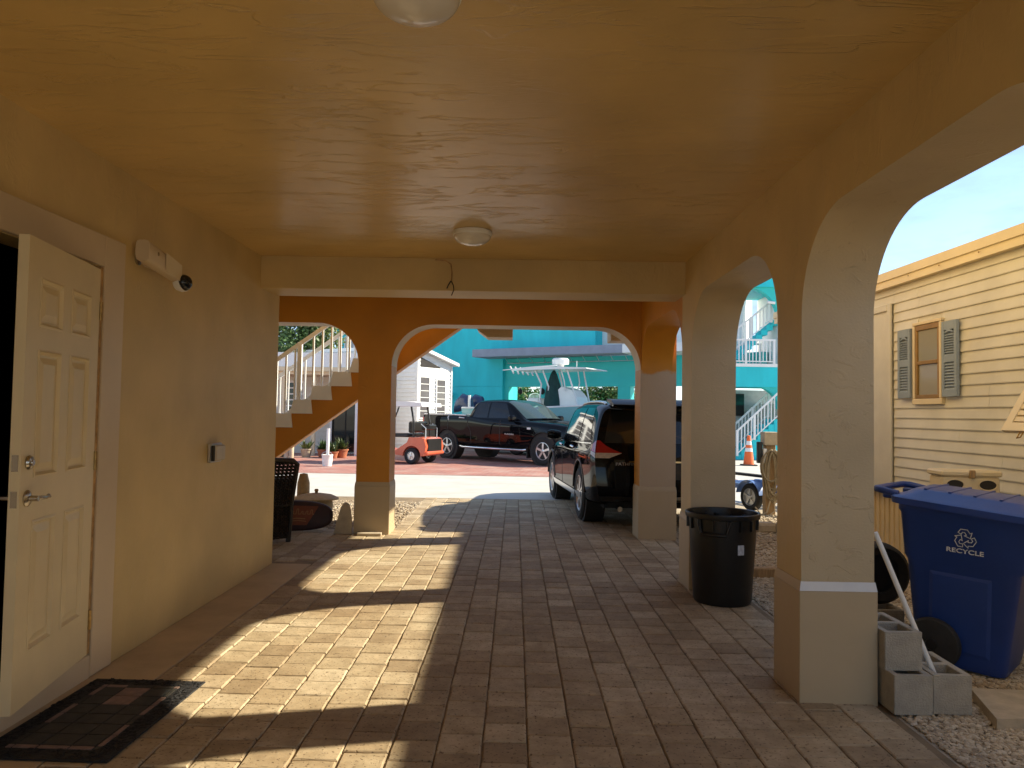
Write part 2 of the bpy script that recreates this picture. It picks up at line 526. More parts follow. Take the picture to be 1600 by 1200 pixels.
M['blue'] = pbr('blue_fender', (.10, .19, .45), .35, var=.1, coat=.4)
M['conered'] = pbr('cone_orange', (.80, .14, .025), .55, var=.06)
M['matblack'] = pbr('mat_rubber', (.013, .012, .012), .75, var=.3, vscale=25, bump=.6, bscale=60)
M['matgrey'] = pbr('mat_carpet', (.045, .040, .030), .9, var=.3, vscale=18, bump=.3, bscale=150)
M['matpink'] = pbr('mat_carpet_pink', (.22, .145, .115), .9, var=.25, vscale=18, bump=.3, bscale=150)
M['greywall'] = pbr('grey_wall', (.40, .42, .42), .7, var=.1)
M['skirting'] = pbr('cream_skirting', (.62, .49, .29), .55, var=.08, vscale=3)
M['outlet'] = pbr('aged_outlet_cover', (.50, .44, .34), .4, var=.1)
M['greypane'] = glass_mat('curtained_pane', (.13, .12, .125), .12)
M['silver'] = pbr('silver_plastic', (.62, .62, .62), .35, .35, var=.03)

# ------------------------------------------------------------------ ground
def sheet(name, x0, x1, y0, y1, z, mt):
    o = MB().poly([(x0, y0, z), (x1, y0, z), (x1, y1, z), (x0, y1, z)]).build(name, mt)
    return tag(o, kind='structure')

sheet('ground', -300, 300, -200, 600, -.03, M['ground'])
sheet('gravel_yard', 1.62, 30, -8, 12.95, -.016, M['soil'])
sheet('gravel_verge', -12, -1.4, 9.38, 12.95, -.012, M['soil'])
road = sheet('road', -60, 60, 12.95, 17.6, -.012, M['road'])
sheet('far_pavement', 5.2, 60, 17.6, 40, -.008, M['road'])
sheet('brick_forecourt', -60, 5.2, 17.6, 33, -.006, M['brick'])

# carport paving: a bed of sand, a plain concrete strip along the wall, tumbled pavers
pave = sheet('carport_paving', -6.0, 1.90, -3.0, 12.93, -.011, M['sand'])
MB().box((-2.275, -3, -.03), (-1.905, 7.18, .0), .004).build('concrete_strip', M['strip'], pave)
PX, PY = .1975, .2
variants = []
for k in range(10):
    rr = random.Random(100 + k)
    g = .0035
    x0, x1, y0, y1 = -PX / 2 + g, PX / 2 - g, -PY / 2 + g, PY / 2 - g
    c = .006
    ring = []
    for (ax, ay, bx, by) in ((x0, y0, x1, y0), (x1, y0, x1, y1), (x1, y1, x0, y1), (x0, y1, x0, y0)):
        for t in (0, .5):
            ring.append((ax + (bx - ax) * t, ay + (by - ay) * t))
    top, edge = [], []
    for (x, y) in ring:
        jx, jy = rr.uniform(-.0018, .0018), rr.uniform(-.0018, .0018)
        edge.append((x + jx, y + jy, -.0055))
        d = c * rr.uniform(.6, 1.5)
        top.append((x + jx - math.copysign(d, x) * (abs(x) > .02), y + jy - math.copysign(d, y) * (abs(y) > .02), 0))
    b = MB()
    n = len(ring)
    bot = [(p[0], p[1], -.02) for p in edge]
    vs = top + edge + bot
    fs = [tuple(range(n))]
    for i in range(n):
        j = (i + 1) % n
        fs.append((i, n + i, n + j, j))
        fs.append((n + i, 2 * n + i, 2 * n + j, n + j))
    b.faces(vs, fs)
    variants.append((b.mesh('paver', M['paver']), vs, fs))
spots = []
for i in range(-9, 10):
    cx = -.121 + (i + .5) * PX
    off = (0 if i % 2 else .5) * PY + rnd.uniform(-.03, .03)
    for j in range(0, 66):
        cy = .0 + off + j * PY
        if cy < .1 or cy > 12.85: continue
        if cy > 9.3 and cx < -1.5: continue
        spots.append((cx, cy))
for i in range(-26, -9):                       # paving that runs on behind the corner of the room
    cx = -.121 + (i + .5) * PX
    off = (0 if i % 2 else .5) * PY
    for j in range(36, 47):
        cy = off + j * PY
        if cy - PY / 2 < 7.2 and cx < -2.2: continue
        if cy - PY / 2 > 7.2 and cy < 9.45: spots.append((cx, cy))
def in_view(x, y):
    d = y
    return d > 2.85 and abs(x) < .69 * d
near = sorted([s for s in spots if in_view(*s)], key=lambda s: s[1] + abs(s[0]) * .2)[:300]
nearset = set(near)
blk = MB()
for (x, y) in spots:
    k = rnd.randrange(10)
    tz = rnd.uniform(-.0025, .0012)
    rot = rnd.choice((0, math.pi)) + rnd.uniform(-.012, .012)
    Mx = Matrix.Translation((x + rnd.uniform(-.001, .001), y + rnd.uniform(-.001, .001), tz)) @ Matrix.Rotation(rot, 4, 'Z') @ Matrix.Rotation(rnd.uniform(-.006, .006), 4, 'X') @ Matrix.Rotation(rnd.uniform(-.006, .006), 4, 'Y')
    if (x, y) in nearset:
        link('paver', variants[k][0], pave, Mx)
    else:
        blk.faces([Mx @ Vector(p) for p in variants[k][1]], variants[k][2])
tag(blk.build('paver_field', M['paver'], pave), kind='stuff')

# gravel beside the carport and under the stair
ico = [(0, 0, 1), (.894, 0, .447), (.276, .851, .447), (-.724, .526, .447), (-.724, -.526, .447), (.276, -.851, .447),
       (.724, .526, -.447), (-.276, .851, -.447), (-.894, 0, -.447), (-.276, -.851, -.447), (.724, -.526, -.447), (0, 0, -1)]
icf = [(0, 1, 2), (0, 2, 3), (0, 3, 4), (0, 4, 5), (0, 5, 1), (1, 6, 2), (2, 7, 3), (3, 8, 4), (4, 9, 5), (5, 10, 1),
       (2, 6, 7), (3, 7, 8), (4, 8, 9), (5, 9, 10), (1, 10, 6), (11, 7, 6), (11, 8, 7), (11, 9, 8), (11, 10, 9), (11, 6, 10)]
def gravel(name, count, area, label, size=(.009, .018)):
    g = MB()
    for _ in range(count):
        x, y, z = area()
        s = rnd.uniform(*size)
        sc = Matrix.Diagonal((s * rnd.uniform(.7, 1.4), s * rnd.uniform(.7, 1.4), s * rnd.uniform(.5, .8), 1))
        Mx = Matrix.Translation((x, y, z + s * .3)) @ Matrix.Rotation(rnd.uniform(0, 6.3), 4, 'Z') @ Matrix.Rotation(rnd.uniform(-.5, .5), 4, 'X') @ sc
        g.faces([Mx @ Vector(p) for p in ico], icf)
    return tag(g.build(name, M['pebble']), label, 'gravel', kind='stuff')
def area_right():
    while True:
        y = 3.0 + 5.0 * rnd.random() ** 1.35
        x = rnd.uniform(1.93, 3.8)
        if x < .70 * y + .05: return x, y, -.014
gravel('gravel', 24000, area_right, 'loose tan gravel covering the yard beside the arches')
def area_right_far():
    y = rnd.uniform(8, 11.4)
    return rnd.uniform(1.93, 4.2), y, -.014
gravel('far_gravel', 5000, area_right_far, 'loose tan gravel behind the black bin', (.012, .024))
def area_left():
    return rnd.uniform(-4.2, -1.45), rnd.uniform(9.45, 12.3), -.012
gravel('verge_gravel', 5000, area_left, 'pale gravel beside the brown board and orange pillar', (.012, .024))

# ------------------------------------------------------------------ the house and its carport
CZ = 2.81
house = empty('house', (0, 0, 0), 0, 'tan and orange stucco house raised over an arched carport', 'house')
ZT = CZ + .02
def arch_wall(axis, w0, w1, piers, arches, zt, r, mats, face_of):
    """piers [(a,b)], arches between neighbours; axis 'y' = wall runs along Y between x=w0 and x=w1"""
    b = MB()
    def P(u, w, z): return (w, u, z) if axis == 'y' else (u, w, z)
    for (a, c) in piers:
        for w, s in ((w0, 0), (w1, 1)):
            b.poly([P(a, w, 0), P(c, w, 0), P(c, w, zt - r), P(a, w, zt - r)], face_of(a, c, s))
            b.poly([P(a, w, zt - r), P(c, w, zt - r), P(c, w, ZT), P(a, w, ZT)], face_of(a, c, s))
        for u, sd in ((a, 0), (c, 1)):
            zz = zt - r
            b.poly([P(u, w0, 0), P(u, w1, 0), P(u, w1, zz), P(u, w0, zz)], face_of(a, c, 2 + sd))
    for (a, c) in arches:
        pts = []
        N = 16
        for i in range(N + 1):
            th = math.pi / 2 * i / N
            pts.append((a + r - r * math.cos(th), zt - r + r * math.sin(th)))
        for i in range(N + 1):
            th = math.pi / 2 * (1 - i / N)
            pts.append((c - r + r * math.cos(th), zt - r + r * math.sin(th)))
        for i in range(len(pts) - 1):
            (u0, z0), (u1, z1) = pts[i], pts[i + 1]
            for w, s in ((w0, 0), (w1, 1)):
                b.poly([P(u0, w, z0), P(u1, w, z1), P(u1, w, ZT), P(u0, w, ZT)], face_of(u0, u1, s))
            b.poly([P(u0, w0, z0), P(u1, w0, z1), P(u1, w1, z1), P(u0, w1, z0)], 5 if face_of(u0, u1, 9) is None else face_of(u0, u1, 9))
    return b
# right arcade: plain tan up to the cross beam, orange beyond it
XR0, XR1 = 1.485, 1.86
piersR = [(-3.0, -.98), (1.47, 1.83), (3.93, 4.29), (6.39, 6.755)]
archesR = [(-.98, 1.47), (1.83, 3.93), (4.29, 6.39)]
ar = arch_wall('y', XR0, XR1, piersR, archesR, 2.47, .5, None,
               lambda a, c, s: 1 if s in (2, 3) else (2 if s == 9 else 0))
ar.build('arcade_wall', [M['wall'], M['pier'], M['pier']], house, smooth=40)
# last bay behind the beam, orange inside
b = arch_wall('y', XR0 + .002, XR1 - .002, [], [(6.755, 8.97)], 2.47, .5, None, lambda a, c, s: 1 if s == 9 else 0)
b.build('arcade_wall', [M['orange'], M['orange_split']], house, smooth=40)
# front wall with three piers, orange
def front_face(a, c, s):
    if s == 9: return 2
    if s in (2, 3): return 0
    return 1 if (a > 1.4 and s == 0) else 0
fw = arch_wall('x', 8.97, 9.37, [(-4.6, -4.15), (-1.875, -1.482), (1.48, 1.905)], [(-4.15, -1.875), (-1.482, 1.48)], 2.495, .5, None, front_face)
fw.build('front_arch_wall', [M['orange'], M['orange_split'], M['intrados']], house, smooth=40)
# pier bases with a small sloping cap
def pier_base(x0, x1, y0, y1, band=False):
    e = .013
    b = MB()
    b.box((x0 - e, y0 - e, -.02), (x1 + e, y1 + e, .565), .004)
    o = b.build('pier_base', M['base'], house)
    k = MB()
    t = .004
    z0, z1 = .5655, .612
    lo = [(x0 - e + .001, y0 - e + .001), (x1 + e - .001, y0 - e + .001), (x1 + e - .001, y1 + e - .001), (x0 - e + .001, y1 + e - .001)]
    hi = [(x0 - t, y0 - t), (x1 + t, y0 - t), (x1 + t, y1 + t), (x0 - t, y1 + t)]
    vs = [(*p, z0) for p in lo] + [(*p, z1) for p in hi]
    k.faces(vs, [(0, 1, 5, 4)], 1 if band else 0)
    k.faces(vs, [(1, 2, 6, 5), (2, 3, 7, 6), (3, 0, 4, 7)], 0)
    k.faces(vs, [(4, 5, 6, 7), (3, 2, 1, 0)], 0)
    k.build('base_cap', [M['base'], M['band']], o)
for i, (a, c) in enumerate(piersR[1:]):
    pier_base(XR0, XR1, a, c, band=(i == 1))
pier_base(1.48, 1.905, 8.97, 9.37)
pier_base(-1.875, -1.482, 8.97, 9.37)
pier_base(-4.6, -4.15, 8.97, 9.37)
# ceiling slab, beam, unseen upper storey put in to block the sun
MB().box((-6, -3.0, CZ), (1.855, 9.36, CZ + .22)).build('ceiling', M['ceil'], house)
MB().box((-2.30, 6.64, 2.525), (1.50, 7.09, CZ + .01), .006).build('cross_beam', [M['wall']], house)
MB().box((-6.02, -3.02, CZ + .22), (1.87, 9.38, 5.6)).build('upper_wall', M['wall'], house)
# left room: wall with a door opening, dark inside
WX = -2.275
DY0, DY1, DZ0, DZ1 = 3.17, 4.07, .13, 2.21
lw = MB()
def wq(y0, y1, z0, z1, x=WX): lw.poly([(x, y0, z0), (x, y1, z0), (x, y1, z1), (x, y0, z1)])
wq(-3.0, DY0, -.02, ZT); wq(DY1, 7.18, -.02, ZT); wq(DY0, DY1, DZ1, ZT); wq(DY0, DY1, -.02, DZ0)
T = WX - .16
lw.poly([(WX, DY0, DZ0), (T, DY0, DZ0), (T, DY0, DZ1), (WX, DY0, DZ1)])
lw.poly([(WX, DY1, DZ0), (T, DY1, DZ0), (T, DY1, DZ1), (WX, DY1, DZ1)])
lw.poly([(WX, DY0, DZ1), (T, DY0, DZ1), (T, DY1, DZ1), (WX, DY1, DZ1)])
lw.poly([(WX, DY0, DZ0), (T, DY0, DZ0), (T, DY1, DZ0), (WX, DY1, DZ0)])
lw.poly([(WX, 7.18, -.02), (-6, 7.18, -.02), (-6, 7.18, ZT), (WX, 7.18, ZT)])
lw.poly([(-6, -3.0, -.02), (-6, 7.18, -.02), (-6, 7.18, ZT), (-6, -3.0, ZT)])
lw.poly([(-6, -3.0, -.02), (WX, -3.0, -.02), (WX, -3.0, ZT), (-6, -3.0, ZT)])
lw.build('side_wall', M['wall'], house)
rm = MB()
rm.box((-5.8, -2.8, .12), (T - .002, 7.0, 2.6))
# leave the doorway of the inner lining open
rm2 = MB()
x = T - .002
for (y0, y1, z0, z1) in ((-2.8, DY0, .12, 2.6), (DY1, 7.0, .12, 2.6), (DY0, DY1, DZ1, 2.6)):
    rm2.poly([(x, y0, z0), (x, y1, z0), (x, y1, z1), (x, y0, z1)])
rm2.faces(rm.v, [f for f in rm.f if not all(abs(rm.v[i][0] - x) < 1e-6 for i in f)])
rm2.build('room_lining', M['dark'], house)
# flat casing round the door
cs = MB()
cs.box((WX - .001, DY1 + .02, .004), (WX + .022, 4.30, 2.385), .004)
cs.build('door_casing', M['trim'], house)
MB().box((WX - .001, DY0 - .25, DZ1 + .005), (WX + .0225, DY1 + .0195, 2.3845), .004).build('door_casing', M['trim'], house)
MB().box((WX - .001, DY0 - .25, .004), (WX + .0215, DY0 - .02, 2.21), .004).build('door_casing', M['trim'], house)
jb = MB()
jb.box((WX - .09, DY1 - .012, DZ0), (WX + .012, DY1 + .0195, DZ1))
jb.build('door_jamb', M['doorwear'], house)
MB().box((WX - .10, DY0 - .02, -.01), (WX + .018, DY1 + .019, DZ0 - .008), .006).build('door_sill', M['trim'], house)
# door leaf: local x runs from the hinge to the free edge, local y is the outward face normal
DW, DH, DT = .815, 2.045, .044
hinge = Vector((WX + .036, DY1 - .048, DZ0 + .012))
ang = math.atan2(-.80, .135)                      # pointing back along the wall and slightly outwards
Mdoor = Matrix.Translation(hinge) @ Matrix.Rotation(ang, 4, 'Z')
leaf = MB()
xs = [.0, .115, .355, .455, .695, DW]
zs = [0, .23, .80, .99, 1.555, 1.66, 1.88, DH]
# outer face is local +y (towards the carport); panels are recessed pockets
pan = []
for i in range(5):
    for j in range(7):
        x0, x1, z0, z1 = xs[i], xs[i + 1], zs[j], zs[j + 1]
        if i in (1, 3) and j in (1, 3, 5):
            pan.append((x0, x1, z0, z1)); continue
        leaf.poly([(x0, 0, z0), (x1, 0, z0), (x1, 0, z1), (x0, 0, z1)])
leaf.poly([(0, -DT, 0), (DW, -DT, 0), (DW, -DT, DH), (0, -DT, DH)])
leaf.poly([(0, 0, 0), (0, -DT, 0), (0, -DT, DH), (0, 0, DH)])
leaf.poly([(DW, 0, 0), (DW, -DT, 0), (DW, -DT, DH), (DW, 0, DH)])
leaf.poly([(0, 0, 0), (DW, 0, 0), (DW, -DT, 0), (0, -DT, 0)])
leaf.poly([(0, 0, DH), (DW, 0, DH), (DW, -DT, DH), (0, -DT, DH)])
door = leaf.build('door', M['door'], house, M=Mdoor)
door['label'] = 'cream six panel door standing ajar'
for (x0, x1, z0, z1) in pan:
    p = MB()
    def rect(e, y): return [(x0 + e, y, z0 + e), (x1 - e, y, z0 + e), (x1 - e, y, z1 - e), (x0 + e, y, z1 - e)]
    rings = [rect(0, .003), rect(.008, .005), rect(.020, -.010), rect(.030, -.010), rect(.060, -.001)]
    vs = [q for r_ in rings for q in r_]
    fs = []
    for k in range(len(rings) - 1):
        for i in range(4):
            fs.append((k * 4 + i, k * 4 + (i + 1) % 4, k * 4 + 4 + (i + 1) % 4, k * 4 + 4 + i))
    fs.append(tuple((len(rings) - 1) * 4 + i for i in range(4)))
    rim0 = [(x0, 0, z0), (x1, 0, z0), (x1, 0, z1), (x0, 0, z1)]
    vs2 = rim0 + vs
    fs2 = [(i, (i + 1) % 4, 4 + (i + 1) % 4, 4 + i) for i in range(4)] + [tuple(4 + a for a in f) for f in fs]
    p.faces(vs2, fs2).build('door_panel', M['door'], door)
db = MB(); db.lathe([(.030, 0), (.032, .006), (.026, .016), (.014, .020), (.013, .024), (0, .024)], 20, (DW - .065, .0, 1.06), 'y')
db.build('deadbolt', M['steel'], door, smooth=35)
lv = MB(); lv.lathe([(.036, 0), (.036, .006), (.028, .012), (.013, .016), (.012, .05), (0, .05)], 20, (DW - .065, .0, .905), 'y')
lv.tube([(DW - .065, .045, .905), (DW - .10, .052, .905), (DW - .14, .050, .902), (DW - .165, .048, .908), (DW - .185, .046, .900)], [.011, .010, .008, .008, .006], 8)
lv.build('lever_handle', M['steel'], door, smooth=40)
lv2 = MB(); lv2.tube([(DW - .065, -DT, .905), (DW - .065, -DT - .055, .905), (DW - .15, -DT - .06, .905)], .010, 8)
lv2.build('lever_handle', M['steel'], door, smooth=40)
for z in (1.06, .905):
    MB().box((DW - .001, -DT + .009, z - .035), (DW + .0025, -.009, z + .035)).build('latch_plate', M['steel'], door)
for z in (.18, 1.02, 1.82):
    hb = MB(); hb.tube([(-.012, .002, z - .05), (-.012, .002, z + .05)], .0095, 8)
    hb.box((-.014, -.045, z - .048), (-.006, -.006, z + .048))
    hb.build('hinge', M['brass'], door)

# the balcony beyond the front wall: slab and two dropped soffit boxes
MB().box((-.80, 9.375, 2.70), (2.1, 10.95, 2.9)).build('balcony_slab', M['intrados'], house)
MB().prism([(-.56, 2.699), (-.53, 2.572), (-.395, 2.473), (-.055, 2.473), (-.05, 2.699)], 'xz', 10.15, 10.55).build('balcony_soffit', M['intrados'], house)
MB().box((1.27, 10.15, 2.452), (1.95, 10.55, 2.699), .004).build('balcony_soffit', M['intrados'], house)

# ------------------------------------------------------------------ outside stair to the balcony
stair = empty('outside_stair', (0, 9.8, 0), 0, 'orange outside stair with white steps and white railings beyond the carport', 'stair')
RUN, RISE = .2535, .1823
# step corner k=0 sits at x=-2.888, z=1.221 (top of a white riser block)
def sx(k): return -2.888 + k * RUN
def sz(k): return 1.221 + k * RISE
SW = 1.0
k0, k1 = -5, 10
pts = [(sx(k0) - RUN - .02, sz(k0) - RISE - .165)]
top = []
for k in range(k0, k1):
    up_ = RISE + .003 if k >= 5 else 0
    top += [(sx(k - 1) - .018, sz(k) - .001 + up_), (sx(k) - .02, sz(k) - .001 + up_)]
slope = RISE / RUN
xa = top[0][0]; xb = top[-1][0]
under = lambda x: .853 + (x + 3.061) * .735
poly = top + [(xb, under(xb))] + [(xa - .02, max(.0, under(xa - .02)))]
poly = [(x, z) for x, z in top] + [(xb, min(under(xb), 2.7)), (-4.2, .02), (xa, .02)]
for (ya, yb) in ((0, .07),):
    MB().prism(poly, 'xz', ya, yb).build('stringer', M['orange'], stair)
core = [(x, min(z, sz(k0 + i // 2) - .001)) for i, (x, z) in enumerate(top)] + [(xb, min(under(xb), 2.7) + .12), (-4.2, .16), (xa, .05)]
MB().prism(core, 'xz', .0705, SW).build('stair_core', M['orange'], stair)
for k in range(k0, k1):
    s = MB()
    x0, x1 = sx(k - 1) - .012, sx(k)
    # white step block over the orange: tread with slightly raked risers
    s.prism([(x0 - .03, sz(k)), (x1, sz(k)), (x1 - .022, sz(k) + RISE), (x0 - .012 + .03, sz(k) + RISE)], 'xz', -.012 if k < 5 else .072, SW + .012)
    s.build('step', M['white'], stair)
def railing(y, par, xa, xb, post_x, zoff=.0):
    f0 = lambda x: sz(0) + RISE + (x - sx(0)) * slope
    t = MB(); t.bar((xa, y, f0(xa) + .87), (xb, y, f0(xb) + .87), .045, .05)
    t.build('top_rail', M['white'], par)
    t = MB(); t.bar((xa, y, f0(xa) + .07), (xb, y, f0(xb) + .07), .03, .03)
    t.build('bottom_rail', M['white'], par)
    x = xa + .03
    while x < xb:
        big = any(abs(x - p) < .06 for p in post_x)
        if not big:
            MB().box((x - .011, y - .011, f0(x) + .07), (x + .011, y + .011, f0(x) + .86)).build('baluster', M['white'], par)
        x += .118
    for p in post_x:
        MB().box((p - .028, y - .028, f0(p) - .02), (p + .028, y + .028, f0(p) + .89), .004).build('post', M['white'], par)
railing(.05, stair, -4.1, -1.0, [-2.83, -1.4])
railing(SW - .05, stair, -4.1, -1.0, [-3.6, -2.2])

# ------------------------------------------------------------------ things in the carport
def ceiling_light(x, y, label):
    t = empty('ceiling_light', (x, y, CZ), 0, label, 'ceiling light', 'round ceiling lights')
    MB().lathe([(.118, 0), (.145, -.002), (.147, -.026), (.143, -.036), (.10, -.036)], 48).build('base_ring', M['white'], t, smooth=35)
    prof = [(.140 * math.cos(a), -.034 - .072 * math.sin(a)) for a in [i * math.pi / 2 / 12 for i in range(12)]] + [(0, -.106)]
    MB().lathe(prof, 48).build('lens', M['opal'], t, smooth=60)
ceiling_light(-.345, 5.62, 'round white dome light on the ceiling just before the cross beam')
ceiling_light(-.338, 2.36, 'round white dome light at the top edge, nearest on the ceiling')

# security lamp and camera on the left wall: points along +Y, tilted down a little
t = empty('security_camera', (WX, 4.50, 2.375), 0, 'white security lamp housing with black dome camera high on the left wall', 'camera')
t.scale = (.8, .8, .8)
MB().lathe([(.0, 0), (.045, .0), (.045, .012), (.02, .02), (.018, .055), (0, .055)], 16, (0, -.03, -.05), 'x').build('wall_mount', M['steel'], t, smooth=40)
hs = MB()
prof = [(-.13, .062), (.02, .070), (.15, .066), (.29, .050)]
secs = []
for (y, hw) in prof:
    k = (y + .13) / .42
    cz = .0 - .10 * k
    cx = .085 + .06 * k
    hh = .078 - .012 * k
    ring = []
    for a in range(14):
        th = 2 * math.pi * a / 14
        ring.append((cx + hw * .85 * math.copysign(abs(math.cos(th)) ** .5, math.cos(th)), y, cz + hh * math.copysign(abs(math.sin(th)) ** .55, math.sin(th))))
    secs.append(ring)
vs = [p for r_ in secs for p in r_]
fs = [(i * 14 + k, i * 14 + (k + 1) % 14, (i + 1) * 14 + (k + 1) % 14, (i + 1) * 14 + k) for i in range(3) for k in range(14)]
fs += [tuple(range(14)), tuple(42 + k for k in range(14))]
hs.faces(vs, fs)
hs.build('housing', M['trim'], t, smooth=50)
cv = MB()
cv.faces([( .085 + .06 * k + (hw * .85 + .004) * sg, y, zc) for (y, hw, k, zc) in ((.055, .07, .44, -.046), (.29, .052, 1.0, -.10)) for sg in (1,) for zc in (zc + .068, zc - .068)], [(0, 1, 3, 2)])
cv.build('cover_plate', M['cream'], t)
cup = MB(); cup.lathe([(0, -.06), (.045, -.055), (.068, -.02), (.072, .012), (0, .012)], 20)
cup.xf(Matrix.Translation((.18, .33, -.165)) @ Matrix.Rotation(R(75), 4, 'Y') @ Matrix.Rotation(R(10), 4, 'X'))
cup.build('camera_base', M['white'], t, smooth=40)
dm = MB(); dm.lathe([(.066, .013)] + [(.066 * math.cos(a), .013 + .064 * math.sin(a)) for a in [i * math.pi / 16 for i in range(1, 8)]] + [(0, .077)], 20)
dm.xf(Matrix.Translation((.18, .33, -.165)) @ Matrix.Rotation(R(75), 4, 'Y') @ Matrix.Rotation(R(10), 4, 'X'))
dm.build('camera_dome', M['tint'], t, smooth=60)
MB().tube([(.12, .26, -.11), (.15, .30, -.15)], .014, 8).build('camera_neck', M['white'], t)
MB().lathe([(.020, 0), (.020, .006), (.010, .008), (0, .008)], 14, (.150, -.02, -.01), 'x').build('pivot_screw', M['steel'], t, smooth=40)
cb = MB(); cb.tube([(.03, -.05, -.06), (.05, -.02, -.10), (.07, .03, -.105), (.08, .05, -.075), (.09, .06, -.06)], .004, 6)
cb.build('cable', M['trim'], t)

t = empty('outlet_box', (WX, 5.70, 1.118), 0, 'small grey weatherproof outlet box on the left wall', 'outlet')
MB().box((0, -.105, -.072), (.028, .105, .072), .006).build('back_plate', M['alu'], t)
MB().box((.028, -.092, -.060), (.062, .092, .060), .012).build('cover', M['outlet'], t)
MB().box((.030, -.112, -.058), (.056, -.095, .058), .004).build('cover_hinge', M['blackplastic'], t)

# door mat: rubber rim and grid of carpet squares, rotated a touch
t = empty('door_mat', (-1.915, 3.585, 0.002), R(-1.5), 'black rubber door mat with a squared carpet pattern before the door', 'door mat')
MW, ML = .585, .92
m_ = MB(); m_.box((-MW / 2, -ML / 2, 0), (MW / 2, ML / 2, .009), .003)
m_.build('rubber_backing', M['matblack'], t)
rim = MB()
for _ in range(520):                     # raised scroll pattern on the rim
    while True:
        x, y = rnd.uniform(-MW / 2 + .01, MW / 2 - .01), rnd.uniform(-ML / 2 + .01, ML / 2 - .01)
        if abs(x) > MW / 2 - .085 or abs(y) > ML / 2 - .085: break
    a0 = rnd.uniform(0, 6.3); rr = rnd.uniform(.008, .018)
    rim.tube([(x + rr * math.cos(a0 + q), y + rr * math.sin(a0 + q), .0095) for q in (0, .8, 1.6, 2.4)], .0028, 5, caps=False)
rim.build('scroll_border', M['matblack'], t, smooth=60)
gx, gy = MW / 2 - .09, ML / 2 - .09
cols = [-gx, -gx + .03, -gx / 3 - .0, gx / 3, gx - .03, gx]
rows = [-gy, -gy + .035] + [-gy + .035 + (2 * gy - .07) * i / 6 for i in range(1, 6)] + [gy - .035, gy]
for i in range(len(cols) - 1):
    for j in range(len(rows) - 1):
        edge = i in (0, len(cols) - 2) or j in (0, len(rows) - 2)
        mt = M['matpink'] if (edge and rnd.random() < .55) or ((i, j) in ((2, 5), (2, 6))) else M['matgrey']
        MB().box((cols[i] + .004, rows[j] + .004, .004), (cols[i + 1] - .004, rows[j + 1] - .004, .0125)).build('carpet_square', mt, t)

# loose wires on the beam
t = empty('wire_end', (-.61, 6.635, 2.81), 0, 'short loose brown wires hanging down the face of the cross beam', 'wire')
w = MB()
w.tube([(-.12, .0, -.012), (-.03, -.004, -.018), (.02, -.008, -.05), (.03, -.008, -.13), (.025, -.010, -.20)], .005, 6)
w.build('cable', M['doorwear'], t)
w = MB(); w.tube([(.025, -.010, -.20), (.045, -.02, -.24), (.05, -.02, -.28), (.03, -.012, -.33)], .0045, 6)
w.tube([(.022, -.010, -.20), (.0, -.02, -.24), (-.012, -.02, -.27)], .0055, 6)
w.build('wire_strand', M['blackplastic'], t)

# dark wicker chair behind the corner, facing left
t = empty('wicker_chair', (-2.86, 8.36, 0), R(-48), 'dark brown wicker armchair half hidden behind the wall corner', 'chair')
bk = MB()
def weave(P0, U, V, nu, nv, r=.006):
    P0, U, V = Vector(P0), Vector(U), Vector(V)
    N = U.cross(V).normalized()
    for j in range(nv + 1):
        pts = []
        for i in range(nu * 2 + 1):
            a = i / (nu * 2)
            pts.append(P0 + U * a + V * (j / nv) + N * (.006 * (1 if (i + j) % 2 else -1)))
        bk.tube(pts, r, 4, caps=False)
    for i in range(nu + 1):
        bk.tube([P0 + U * (i / nu), P0 + U * (i / nu) + V], r * 1.2, 4, caps=False)
weave((.27, -.28, .40), (0, .56, 0), (.14, 0, .48), 12, 26, .009)
weave((.27, -.28, .05), (0, .56, 0), (.0, 0, .35), 12, 20, .009)
bk.build('woven_back', M['wicker'], t)
bk = MB(); weave((-.30, -.28, .40), (.58, 0, 0), (0, .56, 0), 14, 24, .009); bk.build('woven_seat', M['wicker'], t)
MB().box((.268, -.275, .40), (.29, .275, .41)).build('seat_rail', M['wicker'], t)
fr = MB(); fr.tube([(.27, -.30, .40), (.40, -.30, .86), (.42, -.24, .90), (.43, 0, .915), (.42, .24, .90), (.40, .30, .86), (.27, .30, .40)], .026, 10)
fr.build('back_frame', M['wicker'], t, smooth=50)
for sy in (-1, 1):
    MB().tube([(.26, sy * .28, 0), (.27, sy * .295, .2), (.28, sy * .30, .42)], [.028, .026, .026], 8).build('leg', M['wicker'], t, smooth=50)
    MB().tube([(-.30, sy * .28, 0), (-.30, sy * .295, .62)], [.028, .026], 8).build('leg', M['wicker'], t, smooth=50)
    a_ = MB(); a_.tube([(-.32, sy * .30, .62), (-.1, sy * .31, .65), (.2, sy * .31, .66), (.34, sy * .30, .70)], .03, 8)
    a_.build('arm', M['wicker'], t, smooth=50)
    bk = MB(); weave((-.29, sy * .295, .16), (.56, 0, 0), (0, 0, .46), 12, 18, .009); bk.build('woven_side', M['wicker'], t)

